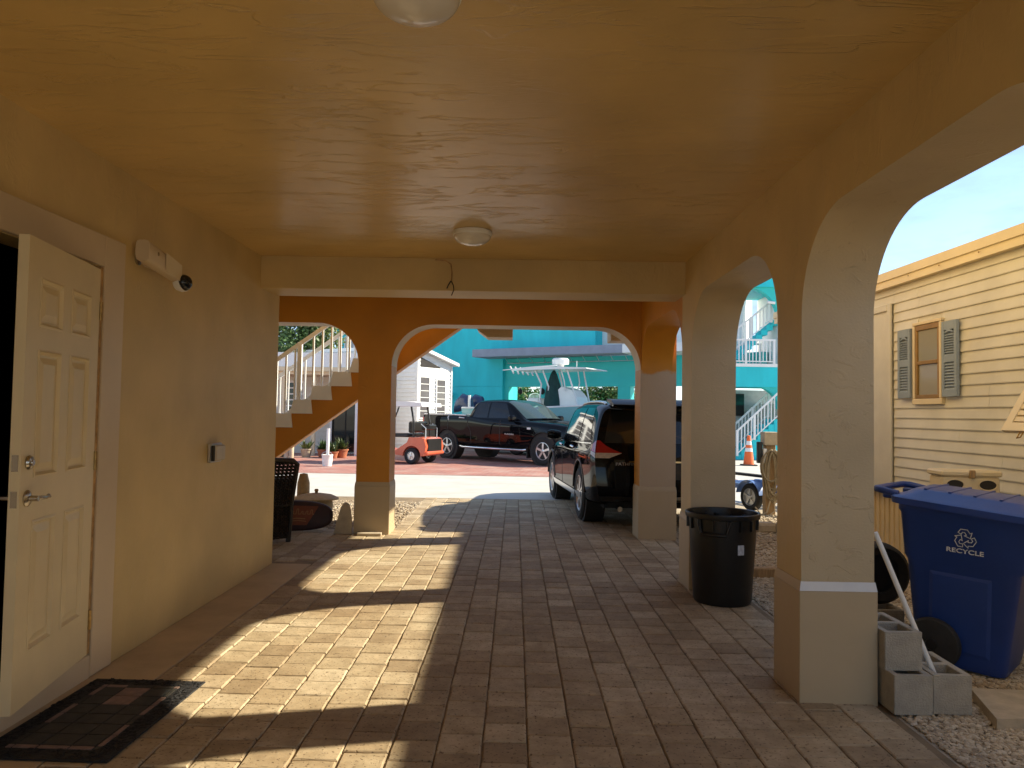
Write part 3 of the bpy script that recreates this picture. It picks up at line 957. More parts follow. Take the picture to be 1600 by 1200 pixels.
# board in a dark sleeve standing on its edge, with an orange print
t = empty('board_sleeve', (-2.88, 9.02, .002), R(3), 'dark maroon padded board sleeve with orange print standing on its edge', 'board sleeve')
t.rotation_euler = (R(-12), 0, R(3))
bd = MB()
nb = 40
def outline(s=1.0):
    o = []
    for i in range(nb):
        a = 2 * math.pi * i / nb
        ca, sa = math.cos(a), math.sin(a)
        o.append((.72 * s * math.copysign(abs(ca) ** .55, ca), .19 + .185 * (1 - (1 - s) * 2) * math.copysign(abs(sa) ** .75, sa)))
    return o
rings = [(outline(.93), -.035), (outline(.985), -.022), (outline(1.0), 0), (outline(.985), .022), (outline(.93), .035)]
vs = [(x, y, z) for (o_, y) in rings for (x, z) in o_]
fs = [tuple(range(nb)), tuple((len(rings) - 1) * nb + i for i in range(nb))]
for k in range(len(rings) - 1):
    for i in range(nb):
        fs.append((k * nb + i, k * nb + (i + 1) % nb, (k + 1) * nb + (i + 1) % nb, (k + 1) * nb + i))
bd.faces(vs, fs)
bd.build('sleeve', M['maroon'], t, smooth=50)
pr = MB(); pr.prism([(-.40, .075), (.42, .075), (.55, .30), (-.40, .315)], 'xz', -.0365, -.0355)
pr.build('print_panel', M['rust'], t)
sc = MB()
def ribbon(pts, w, y):
    for i in range(len(pts) - 1):
        (x0, z0), (x1, z1) = pts[i], pts[i + 1]
        d = math.hypot(x1 - x0, z1 - z0) or 1
        nx, nz = -(z1 - z0) / d * w / 2, (x1 - x0) / d * w / 2
        sc.poly([(x0 + nx, y, z0 + nz), (x1 + nx, y, z1 + nz), (x1 - nx, y, z1 - nz), (x0 - nx, y, z0 - nz)])
for k in range(7):                               # looped script strokes, too worn to read
    x = .12 + k * .055
    hgt = (.05, .035, .03, .06, .03, .035, .05)[k]
    ribbon([(x, .20), (x + .012, .205 + hgt), (x + .03, .21 + hgt * .9), (x + .026, .205), (x + .05, .205)], .009, -.038)
ribbon([(.14, .10), (.20, .14), (.29, .155), (.40, .15)], .012, -.038)
ribbon([(.17, .095), (.24, .122), (.32, .13), (.41, .12)], .009, -.0381)
sc.build('printed_script', M['rustpale'], t)

# lidded pot, pointed stone, loose tile
t = empty('lidded_pot', (-2.55, 9.78, -.012), 0, 'tan pot with a wide round lid and dark knob behind the board sleeve', 'pot')
MB().lathe([(.15, 0), (.20, .12), (.215, .24), (.20, .31), (0, .31)], 28).build('pot_body', M['straw'], t, smooth=40)
MB().lathe([(.235, .31), (.285, .318), (.283, .335), (.20, .372), (.08, .392), (0, .396)], 32).build('lid', M['straw'], t, smooth=40)
MB().lathe([(.022, .39), (.02, .41), (.028, .43), (.022, .447), (0, .45)], 14).build('knob', M['wood'], t, smooth=50)
t = tag(MB().prism([(-.125, 0), (-.10, .10), (-.075, .22), (-.05, .31), (-.028, .345), (0, .368), (.03, .35), (.05, .31), (.068, .22), (.078, .12), (.082, 0)], 'xz', -.03, .03).build('pointed_stone', M['stone']),
        'tan pointed stone slab leaning by the left orange pillar', 'stone')
t.matrix_basis = Matrix.Translation((-1.985, 8.93, .004)) @ Matrix.Rotation(R(-6), 4, 'X')
t = tag(MB().box((-.14, -.05, 0), (.14, .05, .03), .004).build('loose_tile', M['stone']), 'loose pale tile lying at the foot of the left pillar', 'tile')
t.matrix_basis = Matrix.Translation((-1.68, 8.86, .003)) @ Matrix.Rotation(R(5), 4, 'Z')
t = tag(MB().lathe([(.0, 0), (.07, 0), (.085, .2), (.08, .5), (.05, .62), (0, .63)], 16).build('burlap_roll', M['straw'], smooth=60), 'pale burlap roll standing behind the wicker chair', 'roll')
t.location = (-2.78, 10.0, -.012)

# black refuse bin
t = empty('refuse_bin', (1.655, 6.03, .002), R(60), 'round black plastic refuse bin in front of the second pier', 'bin')
bn = MB()
prof = [(.0, 0), (.215, 0), (.224, .02), (.262, .62), (.264, .655), (.285, .66), (.289, .672), (.289, .695), (.280, .702), (.268, .698), (.262, .66), (.215, .03), (0, .03)]
bn.lathe(prof, 48); bn.build('barrel', M['blackplastic'], t, smooth=35)
for a in (0, math.pi):
    h_ = MB()
    for d in (-.13, .13):
        h_.tube([(.255 * math.cos(a + d / .26), .255 * math.sin(a + d / .26), .655), (.275 * math.cos(a + d / .3), .275 * math.sin(a + d / .3), .61), (.268 * math.cos(a + d / .36), .268 * math.sin(a + d / .36), .545)], .012, 8)
    h_.tube([(.270 * math.cos(a + e), .270 * math.sin(a + e), .545) for e in (-.36, -.18, 0, .18, .36)], .015, 8)
    h_.build('handle', M['blackplastic'], t, smooth=50)
for k in range(16):
    a = 2 * math.pi * k / 16
    r0 = MB(); r0.box((.252, -.006, .575), (.279, .006, .655), .002); r0.xf(Matrix.Rotation(a, 4, 'Z')); r0.build('rim_rib', M['blackplastic'], t)
lb = MB()
lb.faces([(.2565 * math.cos(a), .2565 * math.sin(a), z) for z in (.40, .475) for a in (R(-139), R(-133), R(-127))], [(0, 1, 4, 3), (1, 2, 5, 4)])
lb.build('paper_label', M['print'], t)

# concrete blocks beside the first pier
def block(name_label, x, y, z, rz):
    t = empty('concrete_block', (x, y, z), rz, name_label, 'concrete block', 'hollow concrete blocks by the first pier')
    W, L, H, k = .19, .39, .19, .032
    b = MB()
    ox = [-W / 2, -W / 2 + k, W / 2 - k, W / 2]
    oy = [0, k, L / 2 - k / 2, L / 2 + k / 2, L - k, L]
    for i in range(3):
        for j in range(5):
            if i == 1 and j in (1, 3):
                x0, x1, y0, y1 = ox[1], ox[2], oy[j], oy[j + 1]
                b.poly([(x0, y0, 0), (x1, y0, 0), (x1, y0, H), (x0, y0, H)]); b.poly([(x0, y1, 0), (x1, y1, 0), (x1, y1, H), (x0, y1, H)])
                b.poly([(x0, y0, 0), (x0, y1, 0), (x0, y1, H), (x0, y0, H)]); b.poly([(x1, y0, 0), (x1, y1, 0), (x1, y1, H), (x1, y0, H)])
                continue
            for zz in (0, H):
                b.poly([(ox[i], oy[j], zz), (ox[i + 1], oy[j], zz), (ox[i + 1], oy[j + 1], zz), (ox[i], oy[j + 1], zz)])
    for (p, q) in (((ox[0], 0), (ox[3], 0)), ((ox[3], 0), (ox[3], L)), ((ox[3], L), (ox[0], L)), ((ox[0], L), (ox[0], 0))):
        b.poly([(*p, 0), (*q, 0), (*q, H), (*p, H)])
    me = b.mesh('block', M['concrete'])
    import bmesh
    bm = bmesh.new(); bm.from_mesh(me)
    bmesh.ops.remove_doubles(bm, verts=bm.verts, dist=1e-5)
    bmesh.ops.recalc_face_normals(bm, faces=bm.faces)
    ed = [e for e in bm.edges if len(e.link_faces) == 2 and e.calc_face_angle(0) > .5]
    bmesh.ops.bevel(bm, geom=ed, offset=.004, segments=1, affect='EDGES')
    bm.to_mesh(me); bm.free()
    link('block_body', me, t)
block('lower grey concrete block touching the first pier, another block on top', 1.985, 3.785, .0, R(0))
block('grey concrete block stacked on top of another beside the first pier', 1.975, 3.86, .1905, R(1))
block('grey concrete block on the gravel holding the foot of the white pole', 2.185, 3.80, .0, R(-2))
t = tag(MB().tube([(2.205, 3.90, .03), (2.05, 3.945, .44), (1.891, 3.985, .86)], .0135, 10).build('white_pole', M['white'], smooth=50),
        'thin white pole leaning on the first pier from a concrete block', 'pole')
t = tag(MB().box((-.012, -.03, 0), (.012, .03, .62), .002).build('wood_stake', M['wood']), 'short brown wooden stake behind the first pier', 'stake')
t.location = (1.915, 4.32, -.015)
t = tag(MB().prism([(2.30, 3.64), (2.42, 4.05), (3.3, 4.0), (3.35, 3.72)], 'xy', -.015, .045).build('paving_slab', M['stone']), 'flat pale stone slab lying on the gravel, bottom right', 'slab')
t = tag(MB().box((-.5, -.05, 0), (.5, .05, .10), .01).build('edging_timber', M['wood']), 'long low edging timber lying on gravel behind the black bin', 'timber')
t.matrix_basis = Matrix.Translation((2.62, 7.0, -.02)) @ Matrix.Rotation(R(2), 4, 'Z')
for k in range(5):
    t = tag(MB().box((-.19, -.10, 0), (.19, .10, .13), .03).build('edging_stone', M['stone']),
            ('tan edging stone at the foot of the hose post', 'tan edging stone right of the hose post', 'tan edging stone beyond the black bin', 'tan edging stone end of the row', 'tan edging stone half behind the first pier')[k], 'edging stone', 'tan edging stones along the gravel')
    t.matrix_basis = Matrix.Translation((3.15 + k * .42, 9.75 + (k % 2) * .02, -.02)) @ Matrix.Rotation(R(rnd.uniform(-4, 4)), 4, 'Z')

# ------------------------------------------------------------------ blue recycling cart
cart = empty('recycling_cart', (2.745, 4.63, .0), R(-44), 'blue wheeled recycling cart with white recycling print on its side', 'recycling cart')
cart.rotation_euler = (0, R(2.5), R(-44))
# local x forwards (lid opens at -x handle end), y across; side facing the carport is -y
def cart_ring(z, x0, x1, hw, r=.06, n=5):
    o = []
    for (cx, cy, a0) in ((x1 - r, hw - r, 0), (x0 + r, hw - r, 90), (x0 + r, -hw + r, 180), (x1 - r, -hw + r, 270)):
        for i in range(n):
            a = R(a0 + 90 * i / (n - 1))
            o.append((cx + r * math.cos(a), cy + r * math.sin(a), z))
    return o
lv_ = [cart_ring(.015, -.21, .24, .225), cart_ring(.05, -.225, .25, .235), cart_ring(.60, -.285, .305, .272), cart_ring(.63, -.30, .335, .288), cart_ring(.88, -.325, .385, .305),
       cart_ring(.90, -.335, .395, .318), cart_ring(.935, -.335, .395, .318)]
vs = [p for r_ in lv_ for p in r_]; n = 20
fs = [tuple(range(n - 1, -1, -1)), tuple((len(lv_) - 1) * n + i for i in range(n))]
for k in range(len(lv_) - 1):
    for i in range(n):
        fs.append((k * n + i, k * n + (i + 1) % n, (k + 1) * n + (i + 1) % n, (k + 1) * n + i))
MB().faces(vs, fs).build('cart_body', M['bluecart'], cart, smooth=40)
# shallow raised panel low on the side
pb = MB()
def sidey(z): return -(.235 + (.272 - .235) * (z - .05) / .55)
pb.faces([(x, sidey(z) - o_, z) for (x, z, o_) in ((-.15, .10, 0), (.17, .10, 0), (.17, .56, 0), (-.15, .56, 0), (-.13, .12, .005), (.15, .12, .005), (.15, .54, .005), (-.13, .54, .005))],
         [(0, 1, 5, 4), (1, 2, 6, 5), (2, 3, 7, 6), (3, 0, 4, 7), (4, 5, 6, 7)])
pb.build('side_panel', M['bluecart'], cart)
# lid: raised field with ribs, rim, handle bar at the back
ld = MB()
L_ = [cart_ring(.937, -.37, .43, .345, .07), cart_ring(.975, -.375, .435, .35, .07), cart_ring(.985, -.36, .42, .335, .07), cart_ring(.99, -.33, .39, .305, .07), cart_ring(1.03, -.27, .33, .25, .08), cart_ring(1.038, -.2, .26, .18, .08)]
L_ = [[(x, y, z - .035 * max(0, (x + .35) / .8)) for (x, y, z) in r_] for r_ in L_]
vs = [p for r_ in L_ for p in r_]
fs = [tuple(range(n - 1, -1, -1)), tuple((len(L_) - 1) * n + i for i in range(n))]
for k in range(len(L_) - 1):
    for i in range(n):
        fs.append((k * n + i, k * n + (i + 1) % n, (k + 1) * n + (i + 1) % n, (k + 1) * n + i))
lid = ld.faces(vs, fs).build('lid', M['bluelid'], cart, smooth=40)
for x in (-.20, -.07, .06, .19):
    rb = MB(); rb.box((x - .008, -.24, 1.0), (x + .008, .24, 1.042 - .035 * (x + .35) / .8), .003); rb.build('lid_rib', M['bluelid'], lid)
hd = MB()
hd.tube([(-.34, -.27, .985), (-.44, -.27, 1.0), (-.475, -.24, 1.0), (-.48, 0, 1.0), (-.475, .24, 1.0), (-.44, .27, 1.0), (-.34, .27, .985)], .021, 10)
hd.build('handle_bar', M['bluecart'], cart, smooth=50)
for y in (-.19, .19):
    MB().box((-.45, y - .02, .945), (-.335, y + .02, .985), .008).build('handle_bracket', M['bluecart'], cart)
for sgn in (-1, 1):
    w_ = MB()
    w_.lathe([(.0, -.03), (.10, -.032), (.138, -.028), (.148, -.012), (.148, .012), (.138, .028), (.10, .032), (0, .03)], 32, (-.11, sgn * .295, .142), 'y')
    wh = w_.build('wheel', M['rubber'], cart, smooth=40)
    MB().lathe([(0, -.04), (.028, -.04), (.034, -.031), (.034, .031), (.028, .04), (0, .04)], 16, (-.11, sgn * .295, .142), 'y').build('hub', M['blackplastic'], wh, smooth=40)
MB().tube([(-.11, -.26, .142), (-.11, .26, .142)], .012, 8).build('axle', M['steel'], cart)

def text_mesh(txt, size, ext=0.0, sxx=1.0, bold=0.0):
    cu = bpy.data.curves.new('lettering', 'FONT')
    cu.body = txt; cu.size = size; cu.extrude = ext; cu.align_x = 'CENTER'; cu.align_y = 'CENTER'; cu.offset = bold
    ob = bpy.data.objects.new('lettering', cu); col.objects.link(ob)
    dg = bpy.context.evaluated_depsgraph_get()
    me = bpy.data.meshes.new_from_object(ob.evaluated_get(dg))
    bpy.data.objects.remove(ob); bpy.data.curves.remove(cu)
    me.transform(Matrix.Diagonal((sxx, 1, 1, 1)))
    return me
lean = math.atan((.305 - .288) / .25)
Mside = Matrix.Translation((.035, -.3005, .755)) @ Matrix.Rotation(math.pi / 2 + lean, 4, 'X')
me = text_mesh('RECYCLE', .036, .0006, 1.3, .0007); me.materials.append(M['print'])
link('recycle_lettering', me, cart, Mside @ Matrix.Translation((0, -.052, .001)))
# three chasing arrows, drawn as outlines
arw = MB()
def stroke(pts, w):
    pts = pts + [pts[0]]
    for i in range(len(pts) - 1):
        a, c_ = Vector(pts[i]), Vector(pts[i + 1])
        d = (c_ - a).normalized(); nrm = Vector((-d.y, d.x)) * w / 2
        a2, c2_ = a - d * w / 2, c_ + d * w / 2
        arw.poly([(*(a2 + nrm), 0), (*(c2_ + nrm), 0), (*(c2_ - nrm), 0), (*(a2 - nrm), 0)])
for k in range(3):
    base = [(-.020, .048), (.010, .048), (.022, .030), (.031, .035), (.024, .006), (-.003, .016), (.006, .020), (-.002, .033), (-.012, .033), (-.018, .022), (-.032, .030)]
    ro = Matrix.Rotation(-2 * math.pi / 3 * k, 2)
    stroke([tuple(ro @ (Vector(p) * 1.12)) for p in base], .0042)
arw.build('recycling_arrows', M['print'], cart, M=Mside @ Matrix.Translation((.0, .022, .0012)))

# ------------------------------------------------------------------ mobile home beyond the yard
mh = empty('mobile_home', (3.84, 5, -.04), R(1.5), 'cream sided mobile home with a yellow roof fascia and blue grey shutters', 'mobile home')
def L(x, y, z): return (x - 3.8, y - 5, z)
MB().box(L(3.815, -1, .74), L(7.6, 10.6, 2.93)).build('wall_core', M['siding'], mh)
MB().box(L(3.87, -1, -.02), L(7.55, 10.55, .738)).build('skirting', M['skirting'], mh)
for k in range(75):
    y = 3.4 + k * .095
    MB().box(L(3.858, y, -.02), L(3.872, y + .05, .73)).build('skirting_rib', M['skirting'], mh)
E_ = .0953
z = .745
DOORY0, DOORY1 = 7.57, 8.5
k = 0
def clap(y0, y1, z):
    b = MB()
    t0 = .016
    vs = []
    for y in (y0, y1):
        vs += [L(3.817, y, z), L(3.815 - t0, y, z), L(3.815 - t0 - .001, y, z + .008), L(3.813, y, z + E_ + .006), L(3.817, y, z + E_ + .006)]
    b.faces(vs, [(0, 1, 6, 5), (1, 2, 7, 6), (2, 3, 8, 7), (3, 4, 9, 8), (0, 5, 9, 4), (0, 4, 3, 2, 1), (5, 6, 7, 8, 9)])
    b.build('siding_board', M['siding'], mh)
joints = {0: 6.2, 1: 5.8, 3: 6.0, 4: 5.95, 6: 6.5, 7: 5.85, 8: 5.86, 9: 6.1, 10: 6.1, 13: 5.4, 19: 7.1, 20: 7.12, 21: 6.6}
while z < 2.82:
    segs = [(-1, DOORY0 - .02)]
    cuts = []
    if 1.66 < z + E_ / 2 < 2.42: segs = [(-1, 6.735), (7.125, DOORY0 - .02)]
    for (a, c_) in segs:
        j = joints.get(k)
        if j and a < j < c_:
            clap(a, j - .0015, z); clap(j + .0015, c_, z)
        else:
            clap(a, c_, z)
    if z > 2.62: clap(DOORY0 - .0185, 10.6, z)
    z += E_; k += 1
# roof fascia, two lapped metal strips
MB().prism([(a - 3.8, c_) for a, c_ in [(3.74, 2.815), (3.80, 2.815), (3.83, 2.97), (3.755, 2.965), (3.745, 2.90)]], 'xz', -6, 5.65).build('roof_fascia', M['fascia'], mh)
MB().prism([(a - 3.8, c_) for a, c_ in [(3.728, 2.888), (3.742, 2.886), (3.742, 2.972), (3.732, 2.972)]], 'xz', -6, 5.65).build('roof_fascia', M['fascia'], mh)
MB().box(L(3.76, -1, 2.9305), L(7.65, 10.64, 2.966)).build('roof', M['white'], mh)
MB().lathe([(.045, 2.966), (.045, 3.06), (.0, 3.06)], 14, (.35, 1.75, 0)).build('vent_pipe', M['rubber'], mh, smooth=40)
for y in (6.1, 6.65, 7.15):
    MB().lathe([(.008, 0), (.006, -.004), (0, -.005)], 8, (3.727 - 3.8, y - 5, 2.86), 'x').build('nail_head', M['bronze'], mh)
# door at the far end, partly hidden
dr = MB(); dr.box(L(3.775, DOORY0, .75), L(3.80, DOORY0 + .07, 2.66), .006); dr.box(L(3.775, DOORY0 + .072, 2.59), L(3.80, DOORY1, 2.66), .006)
dr.build('door_frame', M['siding'], mh)
MB().box(L(3.795, DOORY0 + .072, .76), L(3.81, DOORY1, 2.588)).build('door', M['siding'], mh)
# window
wn_ = MB()
wy0, wy1, wz0, wz1 = 6.735, 7.125, 1.69, 2.375
for (a, c_, e, g) in ((wy0 - .04, wy1 + .04, wz0 - .055, wz0 - .002), (wy0 - .04, wy1 + .04, wz1 + .002, wz1 + .03), (wy0 - .035, wy0 - .002, wz0, wz1), (wy1 + .002, wy1 + .035, wz0, wz1)):
    wn_.box(L(3.768, a, e), L(3.812, c_, g), .004)
win = wn_.build('window', M['cream'], mh)
fm = MB()
for (a, c_, e, g) in ((wy0, wy1, wz0, wz0 + .035), (wy0, wy1, wz1 - .05, wz1), (wy0, wy0 + .035, wz0 + .036, wz1 - .051), (wy1 - .035, wy1, wz0 + .036, wz1 - .051), (wy0 + .036, wy1 - .036, 2.005, 2.04)):
    fm.box(L(3.775, a, e), L(3.80, c_, g), .004)
fm.build('window_frame', M['bronze'], win)
MB().box(L(3.792, wy0 + .036, wz0 + .036), L(3.80, wy1 - .036, 2.004)).build('pane', M['pane'], win)
MB().box(L(3.788, wy0 + .036, 2.041), L(3.80, wy1 - .036, wz1 - .051)).build('pane', M['pane'], win)
def shutter(y0, y1, z0, z1):
    s = MB()
    w = .035
    s.box(L(3.757, y0, z0), L(3.788, y0 + w, z1), .003); s.box(L(3.757, y1 - w, z0), L(3.788, y1, z1), .003)
    zz = [z0, z0 + .06, (z0 + z1) / 2 - .03, (z0 + z1) / 2 + .03, z1 - .075, z1]
    for a, c_ in ((zz[0], zz[1]), (zz[2], zz[3]), (zz[4], zz[5])):
        s.box(L(3.758, y0 + w, a), L(3.787, y1 - w, c_))
    s.poly([L(3.784, y0 + w, z0), L(3.784, y1 - w, z0), L(3.784, y1 - w, z1), L(3.784, y0 + w, z1)])
    ym = (y0 + y1) / 2                                  # small peaked ornament at the top
    s.prism([(y0 - 5 + w, zz[4] - .03), (ym - 5, zz[4] + .012), (y1 - 5 - w, zz[4] - .03), (ym - 5, zz[4] - .016)], 'yz', 3.757 - 3.8, 3.775 - 3.8)
    sh = s.build('shutter', M['shutter'], mh)
    for (a, c_, nn) in ((zz[1], zz[2], 9), (zz[3], zz[4] - .03, 9)):
        for i in range(nn):
            z_ = a + (c_ - a) * (i + .5) / nn
            hgt = (c_ - a) / nn * .5
            b = MB(); b.faces([L(3.760, y0 + w, z_ - hgt), L(3.760, y1 - w, z_ - hgt), L(3.780, y1 - w, z_ + hgt), L(3.780, y0 + w, z_ + hgt), L(3.765, y0 + w, z_ - hgt), L(3.765, y1 - w, z_ - hgt)], [(0, 1, 2, 3), (0, 1, 5, 4), (4, 5, 2, 3)])
            b.build('slat', M['shutter'], sh)
shutter(7.19, 7.405, 1.70, 2.36)
shutter(6.46, 6.675, 1.70, 2.36)
# top hung storm shutter, propped open, at the right edge
ss = MB()
A = Vector(L(3.77, 0, 2.22)); 
p_top, p_bot = Vector((-.03, 0, 2.12)), Vector((-.42, 0, 1.43))
dirv = (p_bot - p_top)
def sp(y, t, o=0.0):
    p = p_top + dirv * t
    return (p.x + o * .87, y - 5, p.z + o * -.49)
def ss_board(y0, y1, t0, t1, o0=0, o1=.035):
    vs = [sp(y, t, o) for y in (y0, y1) for (t, o) in ((t0, o0), (t1, o0), (t1, o1), (t0, o1))]
    return MB().faces(vs, [(0, 1, 2, 3), (7, 6, 5, 4), (0, 4, 5, 1), (1, 5, 6, 2), (2, 6, 7, 3), (3, 7, 4, 0)])
SY0, SY1 = 4.3, 5.34
storm = ss_board(SY1 - .07, SY1, 0, 1).build('storm_shutter', M['cream'], mh)
ss_board(SY0, SY0 + .07, 0, 1).build('shutter_stile', M['cream'], storm)
ss_board(SY0 + .0705, SY1 - .0705, 0, .08).build('shutter_rail', M['cream'], storm)
ss_board(SY0 + .0705, SY1 - .0705, .92, 1).build('shutter_rail', M['cream'], storm)
for i in range(13):
    t0 = .09 + i * .064
    ss_board(SY0 + .0705, SY1 - .0705, t0, t0 + .045, .006, .028).build('slat', M['cream'], storm)
MB().tube([sp(SY1 - .2, 1.0, .02), sp(SY1 - .2, 1.05, .02), sp(SY1 - .17, 1.06, .02), sp(SY1 - .17, 1.0, .02)], .005, 6).build('latch', M['bronze'], storm)

# cream service box with two round openings, behind the cart
t = empty('service_box', (3.40, 5.66, .08), R(-6), 'cream plastic service box with two dark openings behind the blue cart', 'service box')
MB().box((-.205, 0, .70), (.205, .22, .955), .012).build('box_body', M['cream'], t)
MB().box((-.218, -.014, .9555), (.218, .235, 1.0), .012).build('box_lid', M['cream'], t)
for sx_ in (-.115, .115):
    o_ = MB(); o_.lathe([(0, -.004), (.058, -.004), (.060, 0), (0, .004)], 20, (0, 0, 0), 'y'); o_.xf(Matrix.Translation((sx_, -.001, .895)) @ Matrix.Diagonal((1.05, 1, .62, 1)))
    o_.build('opening', M['dark'], t)
    o_ = MB(); o_.tube([(sx_ + .064 * math.cos(a), -.006, .895 + .039 * math.sin(a)) for a in [i * math.pi / 10 for i in range(21)]], .005, 6); o_.build('opening_rim', M['cream'], t)
    b = MB(); b.box((sx_ - .02, .06, -.10), (sx_ + .02, .12, .70)); b.build('leg', M['wood'], t)
MB().box((-.02, -.03, .945), (.02, -.014, 1.005), .004).build('clasp', M['wood'], t)
# old tyre on a block behind the first pier
t = empty('old_tyre', (2.50, 5.25, .192), 0, 'black old wheel and tyre standing on a block behind the blue cart', 'tyre')
ty = MB(); ty.lathe([(.13, -.06), (.18, -.075), (.205, -.05), (.21, 0), (.205, .05), (.18, .075), (.13, .06), (.12, 0)], 40, (0, 0, .21), 'y', close=True)
ty.build('tyre_ring', M['rubber'], t, smooth=40)
MB().lathe([(0, -.03), (.135, -.035), (.135, .035), (0, .03)], 24, (0, 0, .21), 'y').build('wheel_disc', M['blackplastic'], t, smooth=40)
block('grey concrete block under the old tyre behind the cart', 2.50, 5.06, .0, 0)

# ------------------------------------------------------------------ vehicles
def pchip(y, n):
    """y: (m, d) samples at 0..m-1 -> (n, d) shape preserving interpolation"""
    y = np.asarray(y, float); m = len(y)
    dl = np.diff(y, axis=0)
    d = np.zeros_like(y)
    for i in range(1, m - 1):
        a, b = dl[i - 1], dl[i]
        ok = (a * b) > 0
        d[i] = np.where(ok, 2 * a * b / np.where(ok, a + b, 1), 0)
    d[0], d[-1] = dl[0], dl[-1]
    x = np.linspace(0, m - 1, n)
    i = np.minimum(x.astype(int), m - 2); t = (x - i)[:, None]
    h00 = 2 * t ** 3 - 3 * t ** 2 + 1; h10 = t ** 3 - 2 * t ** 2 + t; h01 = -2 * t ** 3 + 3 * t ** 2; h11 = t ** 3 - t ** 2
    return h00 * y[i] + h10 * d[i] + h01 * y[i + 1] + h11 * d[i + 1]


